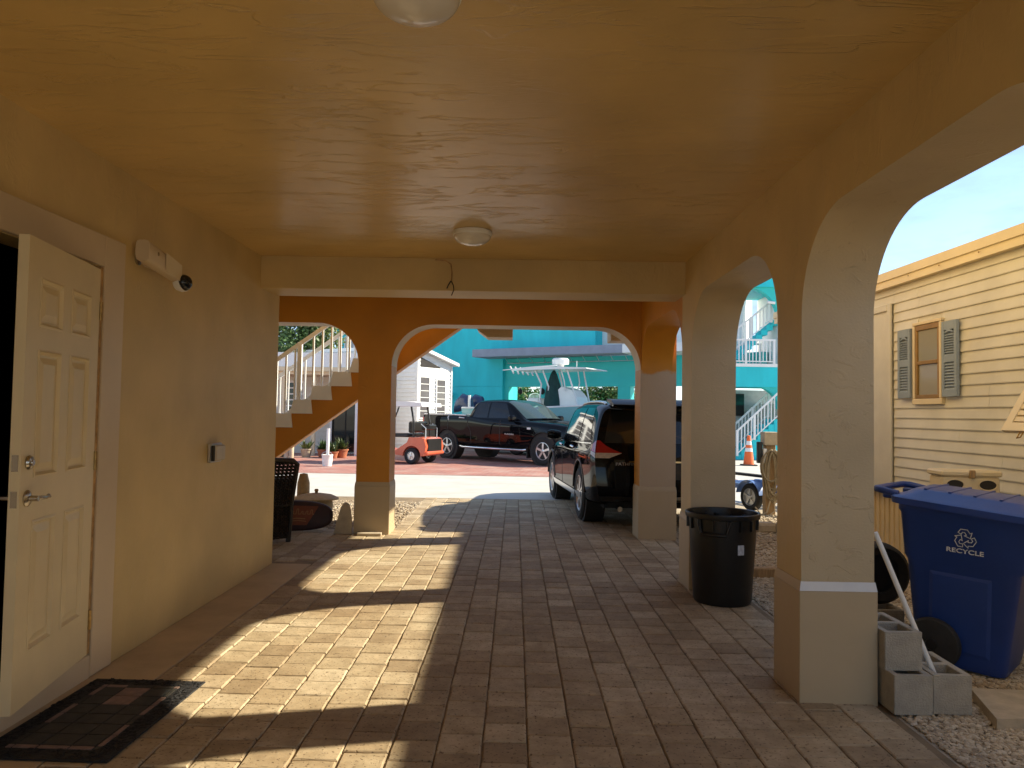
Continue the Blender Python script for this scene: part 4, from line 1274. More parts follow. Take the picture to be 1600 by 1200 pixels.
class Shell:
    def __init__(s, net):
        s.net = np.array(net, float)                       # stations x points x 3
        S, K, _ = s.net.shape
        s.S, s.K = S, K
        s.nu, s.nv = (S - 1) * 14 + 1, (K - 1) * 8 + 1
        g = np.stack([pchip(s.net[:, k], s.nu) for k in range(K)], 1)
        s.g = np.stack([pchip(g[i], s.nv) for i in range(s.nu)], 0)   # nu x nv x 3

    def at(s, u, v, sd=1, off=0.0):
        """u in stations, v in section points"""
        def bil(u, v):
            a = min(max(u / (s.S - 1) * (s.nu - 1), 0), s.nu - 1.001); b = min(max(v / (s.K - 1) * (s.nv - 1), 0), s.nv - 1.001)
            i, j = int(a), int(b); fa, fb = a - i, b - j
            G = s.g
            return (G[i, j] * (1 - fa) * (1 - fb) + G[i + 1, j] * fa * (1 - fb) + G[i, j + 1] * (1 - fa) * fb + G[i + 1, j + 1] * fa * fb)
        p = bil(u, v)
        if off:
            e = .02
            du = bil(u + e, v) - bil(u - e, v); dv = bil(u, v + e) - bil(u, v - e)
            n = np.cross(du, dv); L_ = np.linalg.norm(n)
            if L_ > 1e-9:
                n = n / L_
                c = p - np.array([p[0], 0, .8])
                if n.dot(c) < 0: n = -n
                p = p + n * off
        return (p[0], p[1] * sd, p[2])

    def body(s, name, mt, parent, arches=(), caps=True, bulge=(.05, .05), smooth=32):
        b = MB()
        for sd in (1, -1):
            P = s.g.copy(); inside = np.zeros((s.nu, s.nv), bool)
            for (xc, zc, Rr) in arches:
                for i in range(s.nu):
                    for j in range(s.nv):
                        dx, dz = P[i, j, 0] - xc, P[i, j, 2] - zc
                        r = math.hypot(dx, dz)
                        if r < Rr and P[i, j, 1] > .45:
                            inside[i, j] = True
                            if dz >= 0 and r > 1e-4:
                                P[i, j, 0], P[i, j, 2] = xc + dx / r * Rr, zc + dz / r * Rr
                            else:
                                P[i, j, 0] = xc + math.copysign(math.sqrt(Rr * Rr - dz * dz), dx)
            vs = [(p[0], p[1] * sd, p[2]) for row in P for p in row]
            fs = []
            for i in range(s.nu - 1):
                for j in range(s.nv - 1):
                    if inside[i, j] and inside[i + 1, j] and inside[i, j + 1] and inside[i + 1, j + 1]: continue
                    q = (i * s.nv + j, (i + 1) * s.nv + j, (i + 1) * s.nv + j + 1, i * s.nv + j + 1)
                    fs.append(q if sd > 0 else q[::-1])
            b.faces(vs, fs)
        if caps:
            for (i, sg, bl) in ((0, -1, bulge[0]), (s.nu - 1, 1, bulge[1])):
                vs, fs = [], []; N = 12
                for j in range(s.nv):
                    p = s.g[i, j]
                    for k in range(N + 1):
                        t = -1 + 2 * k / N
                        vs.append((p[0] + sg * bl * (1 - t * t) * (1 if p[1] > .2 else p[1] / .2), p[1] * t, p[2]))
                for j in range(s.nv - 1):
                    for k in range(N):
                        fs.append((j * (N + 1) + k, j * (N + 1) + k + 1, (j + 1) * (N + 1) + k + 1, (j + 1) * (N + 1) + k))
                b.faces(vs, fs)
        return b.build(name, mt, parent, smooth=smooth)

    def cap_pt(s, i, v, t, off, bl):
        b = min(v / (s.K - 1) * (s.nv - 1), s.nv - 1.001); j = int(b); f = b - j
        p = s.g[i, j] * (1 - f) + s.g[i, j + 1] * f
        sg = -1 if i == 0 else 1
        return (p[0] + sg * (bl * (1 - t * t) * (1 if p[1] > .2 else p[1] / .2) + off), p[1] * t, p[2])

    def patch(s, c, sd=1, off=.004, nu=8, nv=5):
        """c: four (u,v) corners in order round the patch"""
        vs, fs = [], []
        for i in range(nu + 1):
            for j in range(nv + 1):
                a, b = i / nu, j / nv
                u = (c[0][0] * (1 - a) + c[1][0] * a) * (1 - b) + (c[3][0] * (1 - a) + c[2][0] * a) * b
                v = (c[0][1] * (1 - a) + c[1][1] * a) * (1 - b) + (c[3][1] * (1 - a) + c[2][1] * a) * b
                vs.append(s.at(u, v, sd, off))
        for i in range(nu):
            for j in range(nv):
                fs.append((i * (nv + 1) + j, (i + 1) * (nv + 1) + j, (i + 1) * (nv + 1) + j + 1, i * (nv + 1) + j + 1))
        return MB().faces(vs, fs)

    def cap_patch(s, i, v0, v1, t0, t1, off, bl, n=8):
        vs, fs = [], []
        tt = t0 if callable(t0) else (lambda a: t0); te = t1 if callable(t1) else (lambda a: t1)
        for a in range(n + 1):
            v = v0 + (v1 - v0) * a / n
            for b in range(n + 1):
                t = tt(a / n) + (te(a / n) - tt(a / n)) * b / n
                vs.append(s.cap_pt(i, v, t, off, bl))
        for a in range(n):
            for b in range(n):
                fs.append((a * (n + 1) + b, a * (n + 1) + b + 1, (a + 1) * (n + 1) + b + 1, (a + 1) * (n + 1) + b))
        return MB().faces(vs, fs)


def wheel(parent, x, y, r, w, rr, spokes, sd, twin=False):
    t = MB(); t.lathe([(rr, -w / 2 + .01), (r * .86, -w / 2), (r * .97, -w / 2 + .025), (r, -w * .25), (r, w * .25), (r * .97, w / 2 - .025), (r * .86, w / 2), (rr, w / 2 - .01)], 40, (x, y, r), 'y', close=True)
    o = t.build('wheel', M['tyre'], parent, smooth=35)
    f = y + sd * (w / 2 - .02)
    q = MB()
    q.lathe([(rr * 1.0, -.02), (rr * 1.03, .008), (rr * .95, .010), (rr * .88, -.015), (rr * .86, -.10)], 40, (0, 0, 0), 'y')
    q.lathe([(rr * .22, -.03), (rr * .22, .004), (rr * .14, .010), (0, .010)], 20, (0, 0, 0), 'y')
    for k in range(spokes):
        a = 2 * math.pi * k / spokes + .3
        offs = (-.12, .12) if twin else (0,)
        for d in offs:
            c0, s0 = math.cos(a + d * .6), math.sin(a + d * .6); c1, s1 = math.cos(a + d * 1.6), math.sin(a + d * 1.6)
            hw0, hw1 = (rr * .10, rr * .13) if not twin else (rr * .06, rr * .07)
            n0, n1 = (-s0, c0), (-s1, c1)
            p0, p1 = (c0 * rr * .16, s0 * rr * .16), (c1 * rr * .93, s1 * rr * .93)
            vs = []
            for yy in (-.03, .004):
                vs += [(p0[0] + n0[0] * hw0, yy, p0[1] + n0[1] * hw0), (p1[0] + n1[0] * hw1, yy - .004, p1[1] + n1[1] * hw1), (p1[0] - n1[0] * hw1, yy - .004, p1[1] - n1[1] * hw1), (p0[0] - n0[0] * hw0, yy, p0[1] - n0[1] * hw0)]
            q.faces(vs, [(0, 1, 2, 3), (7, 6, 5, 4), (0, 4, 5, 1), (1, 5, 6, 2), (2, 6, 7, 3), (3, 7, 4, 0)])
    q.xf(Matrix.Diagonal((1, sd, 1, 1)))
    q.xf(Matrix.Translation((x, f, r)))
    q.build('rim', M['rim'], o, smooth=35)
    d_ = MB(); d_.lathe([(0, 0), (rr * .95, 0), (rr * .95, .01), (0, .01)], 24, (x, f - sd * .09, r), 'y'); d_.build('brake_disc', M['rubber'], o)
    return o


# --- black sport utility vehicle, seen from behind ------------------------------
suv = empty('parked_suv', (1.90, 9.62, -.003), R(95.0), 'black glossy sport utility vehicle parked nose out on the pavers', 'car')
# local x: 0 tail .. 4.75 nose, y to its left, so the left side faces the carport axis
Rw = .37
net = [
    [(.22, .66, .33), (.10, .80, .36), (.0, .855, .52), (.03, .885, .86), (.10, .86, 1.06), (.40, .675, 1.52), (.33, .42, 1.60), (.30, 0, 1.625)],
    [(.25, .70, .30), (.22, .86, .34), (.17, .915, .54), (.20, .925, .88), (.25, .885, 1.06), (.50, .69, 1.545), (.50, .43, 1.625), (.50, 0, 1.65)],
    [(.90, .72, .27), (.90, .90, .31), (.90, .935, .55), (.90, .935, .90), (.90, .885, 1.045), (.95, .70, 1.575), (.95, .44, 1.655), (.95, 0, 1.675)],
    [(1.75, .72, .26), (1.75, .90, .30), (1.75, .925, .55), (1.75, .93, .90), (1.75, .875, 1.03), (1.75, .70, 1.58), (1.75, .44, 1.665), (1.75, 0, 1.685)],
    [(2.75, .72, .26), (2.75, .90, .30), (2.75, .925, .55), (2.75, .93, .90), (2.75, .87, 1.015), (2.55, .685, 1.555), (2.45, .44, 1.645), (2.42, 0, 1.665)],
    [(3.45, .72, .27), (3.45, .91, .31), (3.45, .935, .55), (3.45, .93, .88), (3.42, .85, 1.0), (3.30, .72, 1.10), (3.38, .42, 1.12), (3.42, 0, 1.13)],
    [(4.25, .68, .29), (4.27, .86, .33), (4.28, .90, .55), (4.27, .87, .80), (4.25, .80, .92), (4.25, .66, .98), (4.28, .40, 1.01), (4.30, 0, 1.02)],
    [(4.55, .55, .30), (4.62, .68, .33), (4.66, .70, .52), (4.64, .68, .74), (4.60, .64, .84), (4.58, .52, .89), (4.60, .32, .91), (4.61, 0, .92)],
]
sv = Shell(net)
XR, XF = .98, 3.72
body = sv.body('body', M['blackpaint'], suv, [(XR, Rw + .02, .435), (XF, Rw + .02, .435)], bulge=(.07, .10))
MB().box((.35, -.70, .24), (4.4, .70, .60)).build('underbody', M['rubber'], suv)
for sd in (1, -1):
    sv.patch([(2.62, 4.12), (3.98, 4.12), (3.92, 4.90), (2.62, 4.90)], sd).build('side_window', M['tint'], suv, smooth=40)
    sv.patch([(1.35, 4.16), (2.52, 4.12), (2.52, 4.90), (1.75, 4.88)], sd).build('side_window', M['tint'], suv, smooth=40)
    sv.patch([(4.05, 4.12), (4.78, 4.25), (4.55, 4.60), (4.0, 4.90)], sd).build('side_window', M['tint'], suv, smooth=40)
    sv.patch([(1.15, 4.04), (4.7, 4.04), (4.7, 4.085), (1.15, 4.085)], sd, .006, 24, 2).build('window_trim', M['chrome'], suv, smooth=40)
    for u in (2.57, 3.75, 4.85):
        sv.patch([(u - .012, 1.2), (u + .012, 1.2), (u + .012, 4.05), (u - .012, 4.05)], sd, .002, 2, 16).build('door_seam', M['rubber'], suv)
    for u in (2.78, 3.95):
        h_ = MB(); p = [Vector(sv.at(u + k * .11, 3.62, sd, .035 if 0 < k < 2 else .004)) for k in (0, .3, 1.4, 2)]; h_.tube(p, .014, 8); h_.build('door_handle', M['chrome'], suv, smooth=50)
    sv.patch([(1.9, 1.02), (5.0, 1.02), (5.0, 1.45), (1.9, 1.45)], sd, .012, 24, 4).build('sill_trim', M['alu'], suv, smooth=40)
    mr = MB()
    mp = Vector(sv.at(4.62, 4.10, sd, .0))
    secs = [(.0, .05, .05), (.05, .085, .07), (.16, .10, .08), (.22, .075, .06)]
    vs, fs = [], []
    for (o_, hx, hz) in secs:
        for k in range(12):
            a = 2 * math.pi * k / 12
            vs.append((mp.x - .06 + hx * .6 * math.cos(a), mp.y + sd * (o_ + .02), mp.z + .09 + hz * math.copysign(abs(math.sin(a)) ** .7, math.sin(a))))
    for i in range(3):
        for k in range(12):
            fs.append((i * 12 + k, i * 12 + (k + 1) % 12, (i + 1) * 12 + (k + 1) % 12, (i + 1) * 12 + k))
    fs += [tuple(range(12)), tuple(36 + k for k in range(12))]
    mr.faces(vs, fs); mr.build('wing_mirror', M['blackpaint'], suv, smooth=50)
    # roof rails
    rl = MB()
    pts = [Vector(sv.at(u, 5.35, sd, .0)) + Vector((0, 0, dz)) for (u, dz) in ((1.45, -.005), (1.62, .014), (2.2, .018), (3.0, .018), (3.7, .014), (3.88, -.005))]
    rl.tube(pts, .02, 8); rl.build('roof_rail', M['alu'], suv, smooth=50)
    # tail lamp wraps the corner
    tl = sv.patch([(0.0, 3.56), (1.0, 3.70), (1.05, 4.02), (.0, 4.17)], sd, .006, 8, 5); tl.build('tail_lamp', M['redlens'], suv, smooth=40)
    tl = sv.cap_patch(0, 3.60, 4.17, (lambda a, sd=sd: sd * (.62 + .33 * a)), sd * 1.0, .006, .07); tl.build('tail_lamp', M['redlens'], suv, smooth=40)
    tl = sv.cap_patch(0, 3.22, 3.595, (lambda a, sd=sd: sd * (.80 - .18 * a)), sd * 1.0, .005, .07); tl.build('tail_lamp_lens', M['clearlens'], suv, smooth=40)
    tl = sv.patch([(0.0, 3.22), (.85, 3.40), (.95, 3.66), (.0, 3.555)], sd, .005, 8, 4); tl.build('tail_lamp_lens', M['clearlens'], suv, smooth=40)
    sv.cap_patch(len(sv.g) - 1, 2.6, 3.6, sd * .55, sd * .95, .006, .10).build('headlamp', M['clearlens'], suv, smooth=40)
    for (x, sdd) in ((XR, sd), (XF, sd)):
        wheel(suv, x, sd * .815, Rw, .235, .245, 5, sd, twin=True)
        wl_ = MB(); wl_.lathe([(.43, -.13), (.43, .13)], 28, (x, sd * .76, Rw + .02), 'y'); wl_.build('wheel_liner', M['rubber'], suv)
        ac = MB(); pts = [(x + .442 * math.cos(a), sd * .925, Rw + .02 + .442 * math.sin(a)) for a in [math.pi * (.02 + .96 * k / 16) for k in range(17)]]
        ac.tube(pts, .018, 6); ac.build('arch_lip', M['blackplastic'], suv, smooth=50)
# rear: window, bumper, badge, plate recess, spoiler, wiper
sv.cap_patch(0, 4.10, 4.93, -.88, .88, .006, .07, 12).build('rear_window', M['tint'], suv, smooth=40)
sv.cap_patch(0, .75, 1.55, -.99, .99, .010, .07, 12).build('rear_bumper', M['blackplastic'], suv, smooth=40)
sv.cap_patch(0, 1.30, 1.55, -.45, .45, .016, .07, 8).build('bumper_plate', M['alu'], suv, smooth=40)
sv.cap_patch(0, 2.4, 2.95, -.30, .30, .003, .07, 6).build('plate_recess', M['blackplastic'], suv, smooth=40)
sv.cap_patch(0, 3.00, 3.08, -.52, .52, .012, .07, 10).build('chrome_strip', M['chrome'], suv, smooth=40)
sp_ = MB(); sp_.prism([(.18, 1.585), (.24, 1.565), (.62, 1.64), (.62, 1.672), (.34, 1.655)], 'xz', -.62, .62); sp_.build('spoiler', M['blackpaint'], suv, smooth=50)
me = text_mesh('PATHFINDER', .055, .001, 1.2); me.materials.append(M['alu'])
pb = Vector(sv.cap_pt(0, 2.92, .50, .012, .07))
link('badge_lettering', me, suv, Matrix.Translation(pb) @ Matrix.Rotation(R(-90), 4, 'Z') @ Matrix.Rotation(R(90), 4, 'X'))
MB().tube([(.20, .55, .27), (.06, .55, .26)], .035, 12).build('exhaust_pipe', M['chrome'], suv, smooth=50)

# --- black pickup ----------------------------------------------------------------
Rt = .405
heading = math.atan2(21.19 - 23.96, .88 + 2.13)
truck = empty('pickup_truck', (-2.13, 23.96, -.002), heading, 'black crew cab pickup truck parked at an angle on the red bricks', 'pickup truck')
# local origin = ground under the near (right) rear wheel; shift so that y=0 is the truck's middle
TM = Matrix.Translation((-1.22, .93, 0))
tr = empty('chassis_offset'); bpy.data.objects.remove(tr)
WBX0, WBX1 = 1.22, 1.22 + 3.98
net = [
    [(.10, .80, .52), (.04, .93, .56), (.0, .97, .80), (.02, .97, 1.16), (.04, .94, 1.37), (.05, .50, 1.375), (.05, 0, 1.38)],
    [(.25, .80, .50), (.25, .97, .54), (.25, 1.0, .80), (.25, 1.0, 1.16), (.25, .98, 1.375), (.25, .50, 1.38), (.25, 0, 1.38)],
    [(1.2, .80, .48), (1.2, .98, .52), (1.2, 1.01, .80), (1.2, 1.01, 1.16), (1.2, .985, 1.37), (1.2, .50, 1.375), (1.2, 0, 1.38)],
    [(2.2, .80, .46), (2.2, .98, .50), (2.2, 1.0, .80), (2.05, 1.0, 1.15), (2.05, .98, 1.345), (2.05, .50, 1.35), (2.05, 0, 1.355)],
    [(3.3, .80, .46), (3.3, .98, .50), (3.3, 1.0, .80), (3.3, 1.0, 1.08), (3.3, .96, 1.25), (3.3, .50, 1.26), (3.3, 0, 1.265)],
    [(4.4, .80, .46), (4.4, .98, .50), (4.4, 1.01, .80), (4.4, 1.01, 1.06), (4.4, .94, 1.22), (4.4, .50, 1.27), (4.4, 0, 1.28)],
    [(5.3, .80, .48), (5.3, .98, .52), (5.3, 1.02, .80), (5.3, 1.0, 1.04), (5.3, .92, 1.17), (5.3, .50, 1.235), (5.3, 0, 1.25)],
    [(5.95, .70, .48), (5.98, .86, .52), (6.0, .90, .75), (5.98, .88, .98), (5.93, .82, 1.10), (5.9, .45, 1.16), (5.9, 0, 1.17)],
]
tv = Shell(net)
def T(bld):                                   # apply the truck offset to a builder
    return bld
hold = tv.body('body', M['blackpaint'], truck, [(WBX0, Rt + .03, .50), (WBX1, Rt + .03, .50)], bulge=(.02, .12))
cabnet = [
    [(2.12, .955, 1.20), (2.13, .93, 1.28), (2.30, .73, 1.74), (2.32, .45, 1.805), (2.32, 0, 1.82)],
    [(2.30, .965, 1.20), (2.30, .94, 1.28), (2.42, .75, 1.78), (2.42, .45, 1.845), (2.42, 0, 1.86)],
    [(3.0, .965, 1.20), (3.0, .94, 1.28), (3.0, .755, 1.80), (3.0, .45, 1.865), (3.0, 0, 1.88)],
    [(3.75, .965, 1.20), (3.72, .935, 1.28), (3.58, .745, 1.78), (3.52, .45, 1.845), (3.50, 0, 1.86)],
    [(4.55, .94, 1.18), (4.50, .90, 1.245), (4.40, .80, 1.285), (4.50, .45, 1.30), (4.55, 0, 1.305)],
]
cv_ = Shell(cabnet)
cv_.body('cab', M['blackpaint'], truck, (), bulge=(.02, .03))
cv_.cap_patch(0, 1.2, 1.9, -.85, .85, .006, .02).build('rear_window', M['tint'], truck)
for sd in (1, -1):
    cv_.patch([(1.05, 1.1), (1.92, 1.1), (1.92, 1.90), (1.10, 1.90)], sd).build('side_window', M['tint'], truck, smooth=40)
    cv_.patch([(2.0, 1.1), (3.28, 1.1), (3.02, 1.88), (2.0, 1.90)], sd).build('side_window', M['tint'], truck, smooth=40)
    cv_.patch([(3.08, 2.06), (3.97, 2.12), (3.97, 4.0), (3.08, 4.0)], sd, .005, 8, 10).build('windshield', M['windshield'], truck, smooth=40)
    for u in (2.07, 3.10, 4.2):
        tv.patch([(u - .012, 1.2), (u + .012, 1.2), (u + .012, 4.0), (u - .012, 4.0)], sd, .002, 2, 14).build('door_seam', M['rubber'], truck)
    for u in (3.0,):
        h_ = MB(); p = [Vector(tv.at(u - .30 + k * .13, 3.55, sd, .035 if 0 < k < 2 else .004)) for k in (0, .3, 1.7, 2)]; h_.tube(p, .018, 8); h_.build('door_handle', M['silver'], truck, smooth=50)
    h_ = MB(); p = [Vector(tv.at(2.12 + k * .001, 3.2 + k * .3, sd, .03 if k == 1 else .004)) for k in (0, 1, 2)]; h_.tube(p, .02, 8); h_.build('door_handle', M['silver'], truck, smooth=50)
    rl = MB(); rl.tube([(.08, sd * .96, 1.39), (1.2, sd * .975, 1.39), (2.05, sd * .97, 1.37)], .022, 8); rl.build('bed_rail', M['silver'], truck, smooth=50)
    sb = MB(); sb.tube([(1.85, sd * 1.0, .42), (2.0, sd * 1.02, .40), (4.45, sd * 1.02, .40), (4.6, sd * 1.0, .42)], .035, 8); sb.build('side_step', M['chrome'], truck, smooth=50)
    mr = MB(); mr.box((4.02, sd * .97, 1.21), (4.20, sd * 1.22, 1.40), .05); mr.build('wing_mirror', M['blackpaint'], truck, smooth=40)
    MB().box((-.005, sd * .80, .86), (.10, sd * .985, 1.30), .02).build('tail_lamp', M['redlens'], truck)
    tv.cap_patch(len(tv.g) - 1, 2.4, 3.6, sd * .55, sd * .95, .006, .12).build('headlamp', M['clearlens'], truck, smooth=40)
    for x in (WBX0, WBX1):
        wheel(truck, x, sd * .87, Rt, .27, .25, 5, sd)
        wl_ = MB(); wl_.lathe([(.49, -.16), (.49, .15)], 28, (x, sd * .82, Rt + .03), 'y'); wl_.build('wheel_liner', M['rubber'], truck)
        ac = MB(); ac.tube([(x + .50 * math.cos(a), sd * 1.0, Rt + .03 + .50 * math.sin(a)) for a in [math.pi * (.02 + .96 * k / 16) for k in range(17)]], .02, 6); ac.build('arch_lip', M['blackpaint'], truck, smooth=50)
    MB().box((WBX1 - .62, sd * .80, .18), (WBX1 - .585, sd * .98, .62), .006).build('mud_flap', M['rubber'], truck)
    me = text_mesh('TUNDRA', .062, .002, 1.5); me.materials.append(M['silver'])
    bp_ = Vector(tv.at(4.55, 2.15, sd, .008))
    link('badge_lettering', me, truck, Matrix.Translation(bp_) @ (Matrix.Rotation(math.pi if sd > 0 else 0, 4, 'Z')) @ Matrix.Rotation(R(90), 4, 'X'))
    MB().box((4.62, sd * 1.006, 1.0), (4.76, sd * 1.018, 1.06), .004).build('fender_badge', M['silver'], truck)
MB().box((.5, -.72, .34), (5.6, .72, .70)).build('chassis', M['rubber'], truck)
MB().box((-.14, -.95, .50), (.03, .95, .66), .03).build('rear_bumper', M['chrome'], truck)
# move every part so the near rear wheel's footprint is at the root
# (the right side, y = -0.87-0.135, faces the carport)
for ch in truck.children:
    ch.matrix_basis = Matrix.Translation((-WBX0, .96, 0)) @ ch.matrix_basis
for ch in suv.children:
    ch.matrix_basis = Matrix.Translation((0, 0, 0)) @ ch.matrix_basis

# --- coral golf cart ---------------------------------------------------------------
gc = empty('golf_cart', (-2.88, 21.05, -.002), math.atan2(.42, -.91), 'coral red golf cart with white roof parked behind the pickup', 'golf cart')
# local: x forwards, near (left) rear wheel at origin, +y is its left (towards us); the far wheel at y=-1.0
gb = MB()
side = [(-.42, .30), (-.46, .50), (-.40, .70), (-.30, .74), (.10, .74), (.16, .60), (.55, .36), (.95, .33), (1.25, .40), (1.42, .74), (1.62, .70), (1.80, .52), (1.86, .34), (1.75, .27)]
arc = lambda xc, r: [(xc + r * math.cos(math.pi * k / 10), .22 + r * math.sin(math.pi * k / 10)) for k in range(11)]
prof = side + arc(1.55, .27) + [(1.1, .24), (.5, .24)] + arc(0, .29) + [(-.36, .24)]
gb.prism(prof, 'xz', -.98, -.02)
gb.build('body', M['coral'], gc, smooth=30)
MB().box((-.47, -.86, .33), (-.30, -.14, .70)).build('bag_well', M['blackplastic'], gc)
MB().box((-.50, -.97, .26), (-.40, -.03, .36), .03).build('rear_bumper', M['coral'], gc)
MB().box((.15, -.95, .74), (.62, -.05, .84), .03).build('seat', M['blackplastic'], gc)
MB().box((.06, -.95, .86), (.16, -.05, 1.18), .04).build('backrest', M['blackplastic'], gc)
for y in (-.93, -.07):
    pz = MB(); pz.tube([(-.02, y, .72), (-.02, y, 1.15), (.08, y, 1.66)], .028, 8); pz.build('roof_post', M['blackplastic'], gc)
    pz = MB(); pz.tube([(1.40, y, .72), (1.02, y, 1.66)], .02, 8); pz.build('roof_post', M['blackplastic'], gc)
    bb = MB(); bb.tube([(-.34, y * .7 - .15, .70), (-.34, y * .7 - .15, 1.0), (-.18, y * .7 - .15, 1.12)], .014, 6); bb.build('bag_rack', M['alu'], gc)
rf_ = MB()
sec = [(-.34, 1.60), (-.32, 1.70), (.2, 1.745), (.9, 1.745), (1.25, 1.70), (1.27, 1.60)]
rf_.prism(sec, 'xz', -1.03, .03); rf_.build('roof', M['white'], gc, smooth=30)
st = MB(); st.tube([(1.25, -.28, .62), (1.0, -.28, .98)], .016, 6); st.tube([(1.0 + .10 * math.sin(a), -.28 + .16 * math.cos(a), .98 + .12 * math.sin(a)) for a in [2 * math.pi * k / 16 for k in range(17)]], .013, 6)
st.build('steering_wheel', M['blackplastic'], gc)
MB().box((-.40, -.70, .95), (-.12, -.30, 1.10), .03).build('bag_shelf', M['blackplastic'], gc)
for (x, y, sd) in ((0, -.06, 1), (0, -.94, -1), (1.55, -.08, 1), (1.55, -.92, -1)):
    wheel(gc, x, y, .225, .19, .12, 5, sd)

# --- centre console boat on a trailer ---------------------------------------------
ba = math.atan2(-.515, .857)
boat = empty('console_boat', (1.45, 26.95, 0), ba, 'pale blue centre console boat with white T-top and dark covers', 'boat')
hn = []
for (x, hw, zk, zg) in ((-3.3, 1.15, .55, 1.62), (-2.0, 1.22, .50, 1.62), (0, 1.22, .48, 1.66), (1.8, 1.10, .52, 1.76), (3.2, .72, .70, 1.90), (4.1, .06, 1.25, 2.02)):
    hn.append([(x, .0, zk), (x, hw * .55, zk + .18), (x, hw * .86, zk + .42), (x, hw * .96, (zk + .42 + zg) / 2), (x, hw, zg - .06), (x, hw * 1.01, zg), (x, hw * .90, zg + .02), (x, hw * .86, zg - .05), (x, 0, zg - .22)])
hv = Shell(hn)
hv.body('hull', M['hull'], boat, (), bulge=(.0, .0))
for sd in (1, -1):
    g_ = MB(); g_.tube([Vector(hv.at(u, 5.3, sd, 0)) for u in [k * .25 for k in range(20)]], .035, 6); g_.build('gunwale', M['gelcoat'], boat, smooth=50)
MB().prism([(.20, 1.50), (1.15, 1.50), (1.02, 2.05), (.80, 2.30), (.42, 2.42), (.28, 2.30)], 'xz', -.42, .42).build('console', M['gelcoat'], boat)
cvr = MB(); cvr.lathe([(.36, 1.5), (.34, 1.9), (.26, 2.4), (.12, 2.85), (.05, 2.98), (0, 3.0)], 12, (.05, -.30, 0)); cvr.build('canvas_cover', M['canvas'], boat, smooth=25)
MB().box((-.95, -.45, 1.45), (-.45, .45, 2.02), .05).build('leaning_post', M['gelcoat'], boat)
tt = MB(); tt.prism([(-1.35, 2.98), (-1.30, 3.03), (.2, 3.10), (1.55, 3.04), (1.60, 3.0), (.2, 3.0)], 'xz', -.85, .85); tt.build('hard_top', M['gelcoat'], boat)
for sd in (1, -1):
    f_ = MB(); f_.tube([(-.30, sd * .55, 1.55), (-.36, sd * .56, 2.0), (-.28, sd * .60, 2.5), (-.50, sd * .68, 2.98)], .03, 8)
    f_.tube([(-.05, sd * .50, 1.6), (-.02, sd * .54, 2.4), (-.22, sd * .62, 2.98)], .03, 8)
    f_.tube([(1.15, sd * .48, 1.55), (.95, sd * .55, 2.3), (.75, sd * .66, 3.0)], .03, 8)
    f_.tube([(.60, sd * .48, 2.25), (.62, sd * .6, 2.6), (.52, sd * .66, 3.0)], .024, 8)
    f_.build('top_frame', M['gelcoat'], boat, smooth=50)
    o_ = MB(); o_.tube([(.4, sd * .75, 3.14), (-.6, sd * .78, 3.09), (-1.75, sd * .82, 3.0)], .018, 6); o_.build('outrigger', M['gelcoat'], boat)
for k in range(5):
    r_ = MB(); r_.tube([(-1.36, -.7 + .35 * k, 2.88), (-1.52, -.7 + .35 * k, 3.14)], .03, 8); r_.build('rod_holder', M['gelcoat'], boat)
MB().lathe([(.0, 3.12), (.12, 3.12), (.14, 3.20), (.30, 3.22), (.31, 3.38), (.26, 3.44), (0, 3.45)], 24, (.15, 0, 0)).build('radar_dome', M['gelcoat'], boat, smooth=35)
MB().tube([(.7, .2, 3.05), (.7, .2, 3.35)], .012, 6).build('antenna', M['gelcoat'], boat)
for sy in (-.42, .42):
    m_ = MB()
    vs, fs = [], []
    secs = [(-3.3, 1.45, .16, .22), (-3.45, 1.75, .24, .34), (-3.75, 1.85, .25, .33), (-4.0, 1.72, .2, .26), (-4.12, 1.58, .1, .14)]
    for (x, zc, hw, hh) in secs:
        for k in range(14):
            a = 2 * math.pi * k / 14
            vs.append((x, sy + hw * math.cos(a), zc + hh * math.sin(a)))
    for i in range(len(secs) - 1):
        for k in range(14): fs.append((i * 14 + k, i * 14 + (k + 1) % 14, (i + 1) * 14 + (k + 1) % 14, (i + 1) * 14 + k))
    fs += [tuple(range(14)), tuple(56 + k for k in range(14))]
    m_.faces(vs, fs); m_.build('outboard_motor', M['navy'], boat, smooth=50)
    MB().box((-3.75, sy - .07, .5), (-3.5, sy + .07, 1.55), .03).build('motor_leg', M['navy'], boat)
MB().box((-3.0, -.9, .28), (2.6, .9, .40)).build('trailer_frame', M['alu'], boat)
MB().box((-3.3, -.75, 1.3), (-3.22, -.68, 2.1)).build('guide_post', M['white'], boat)
for sy in (-1, 1):
    for x in (-1.0, -.2):
        wheel(boat, x, sy * 1.0, .33, .2, .2, 5, sy)
for x in (-2.4, 1.5):
    MB().box((x, -.6, .38), (x + .12, .6, .62)).build('bunk', M['rubber'], boat)

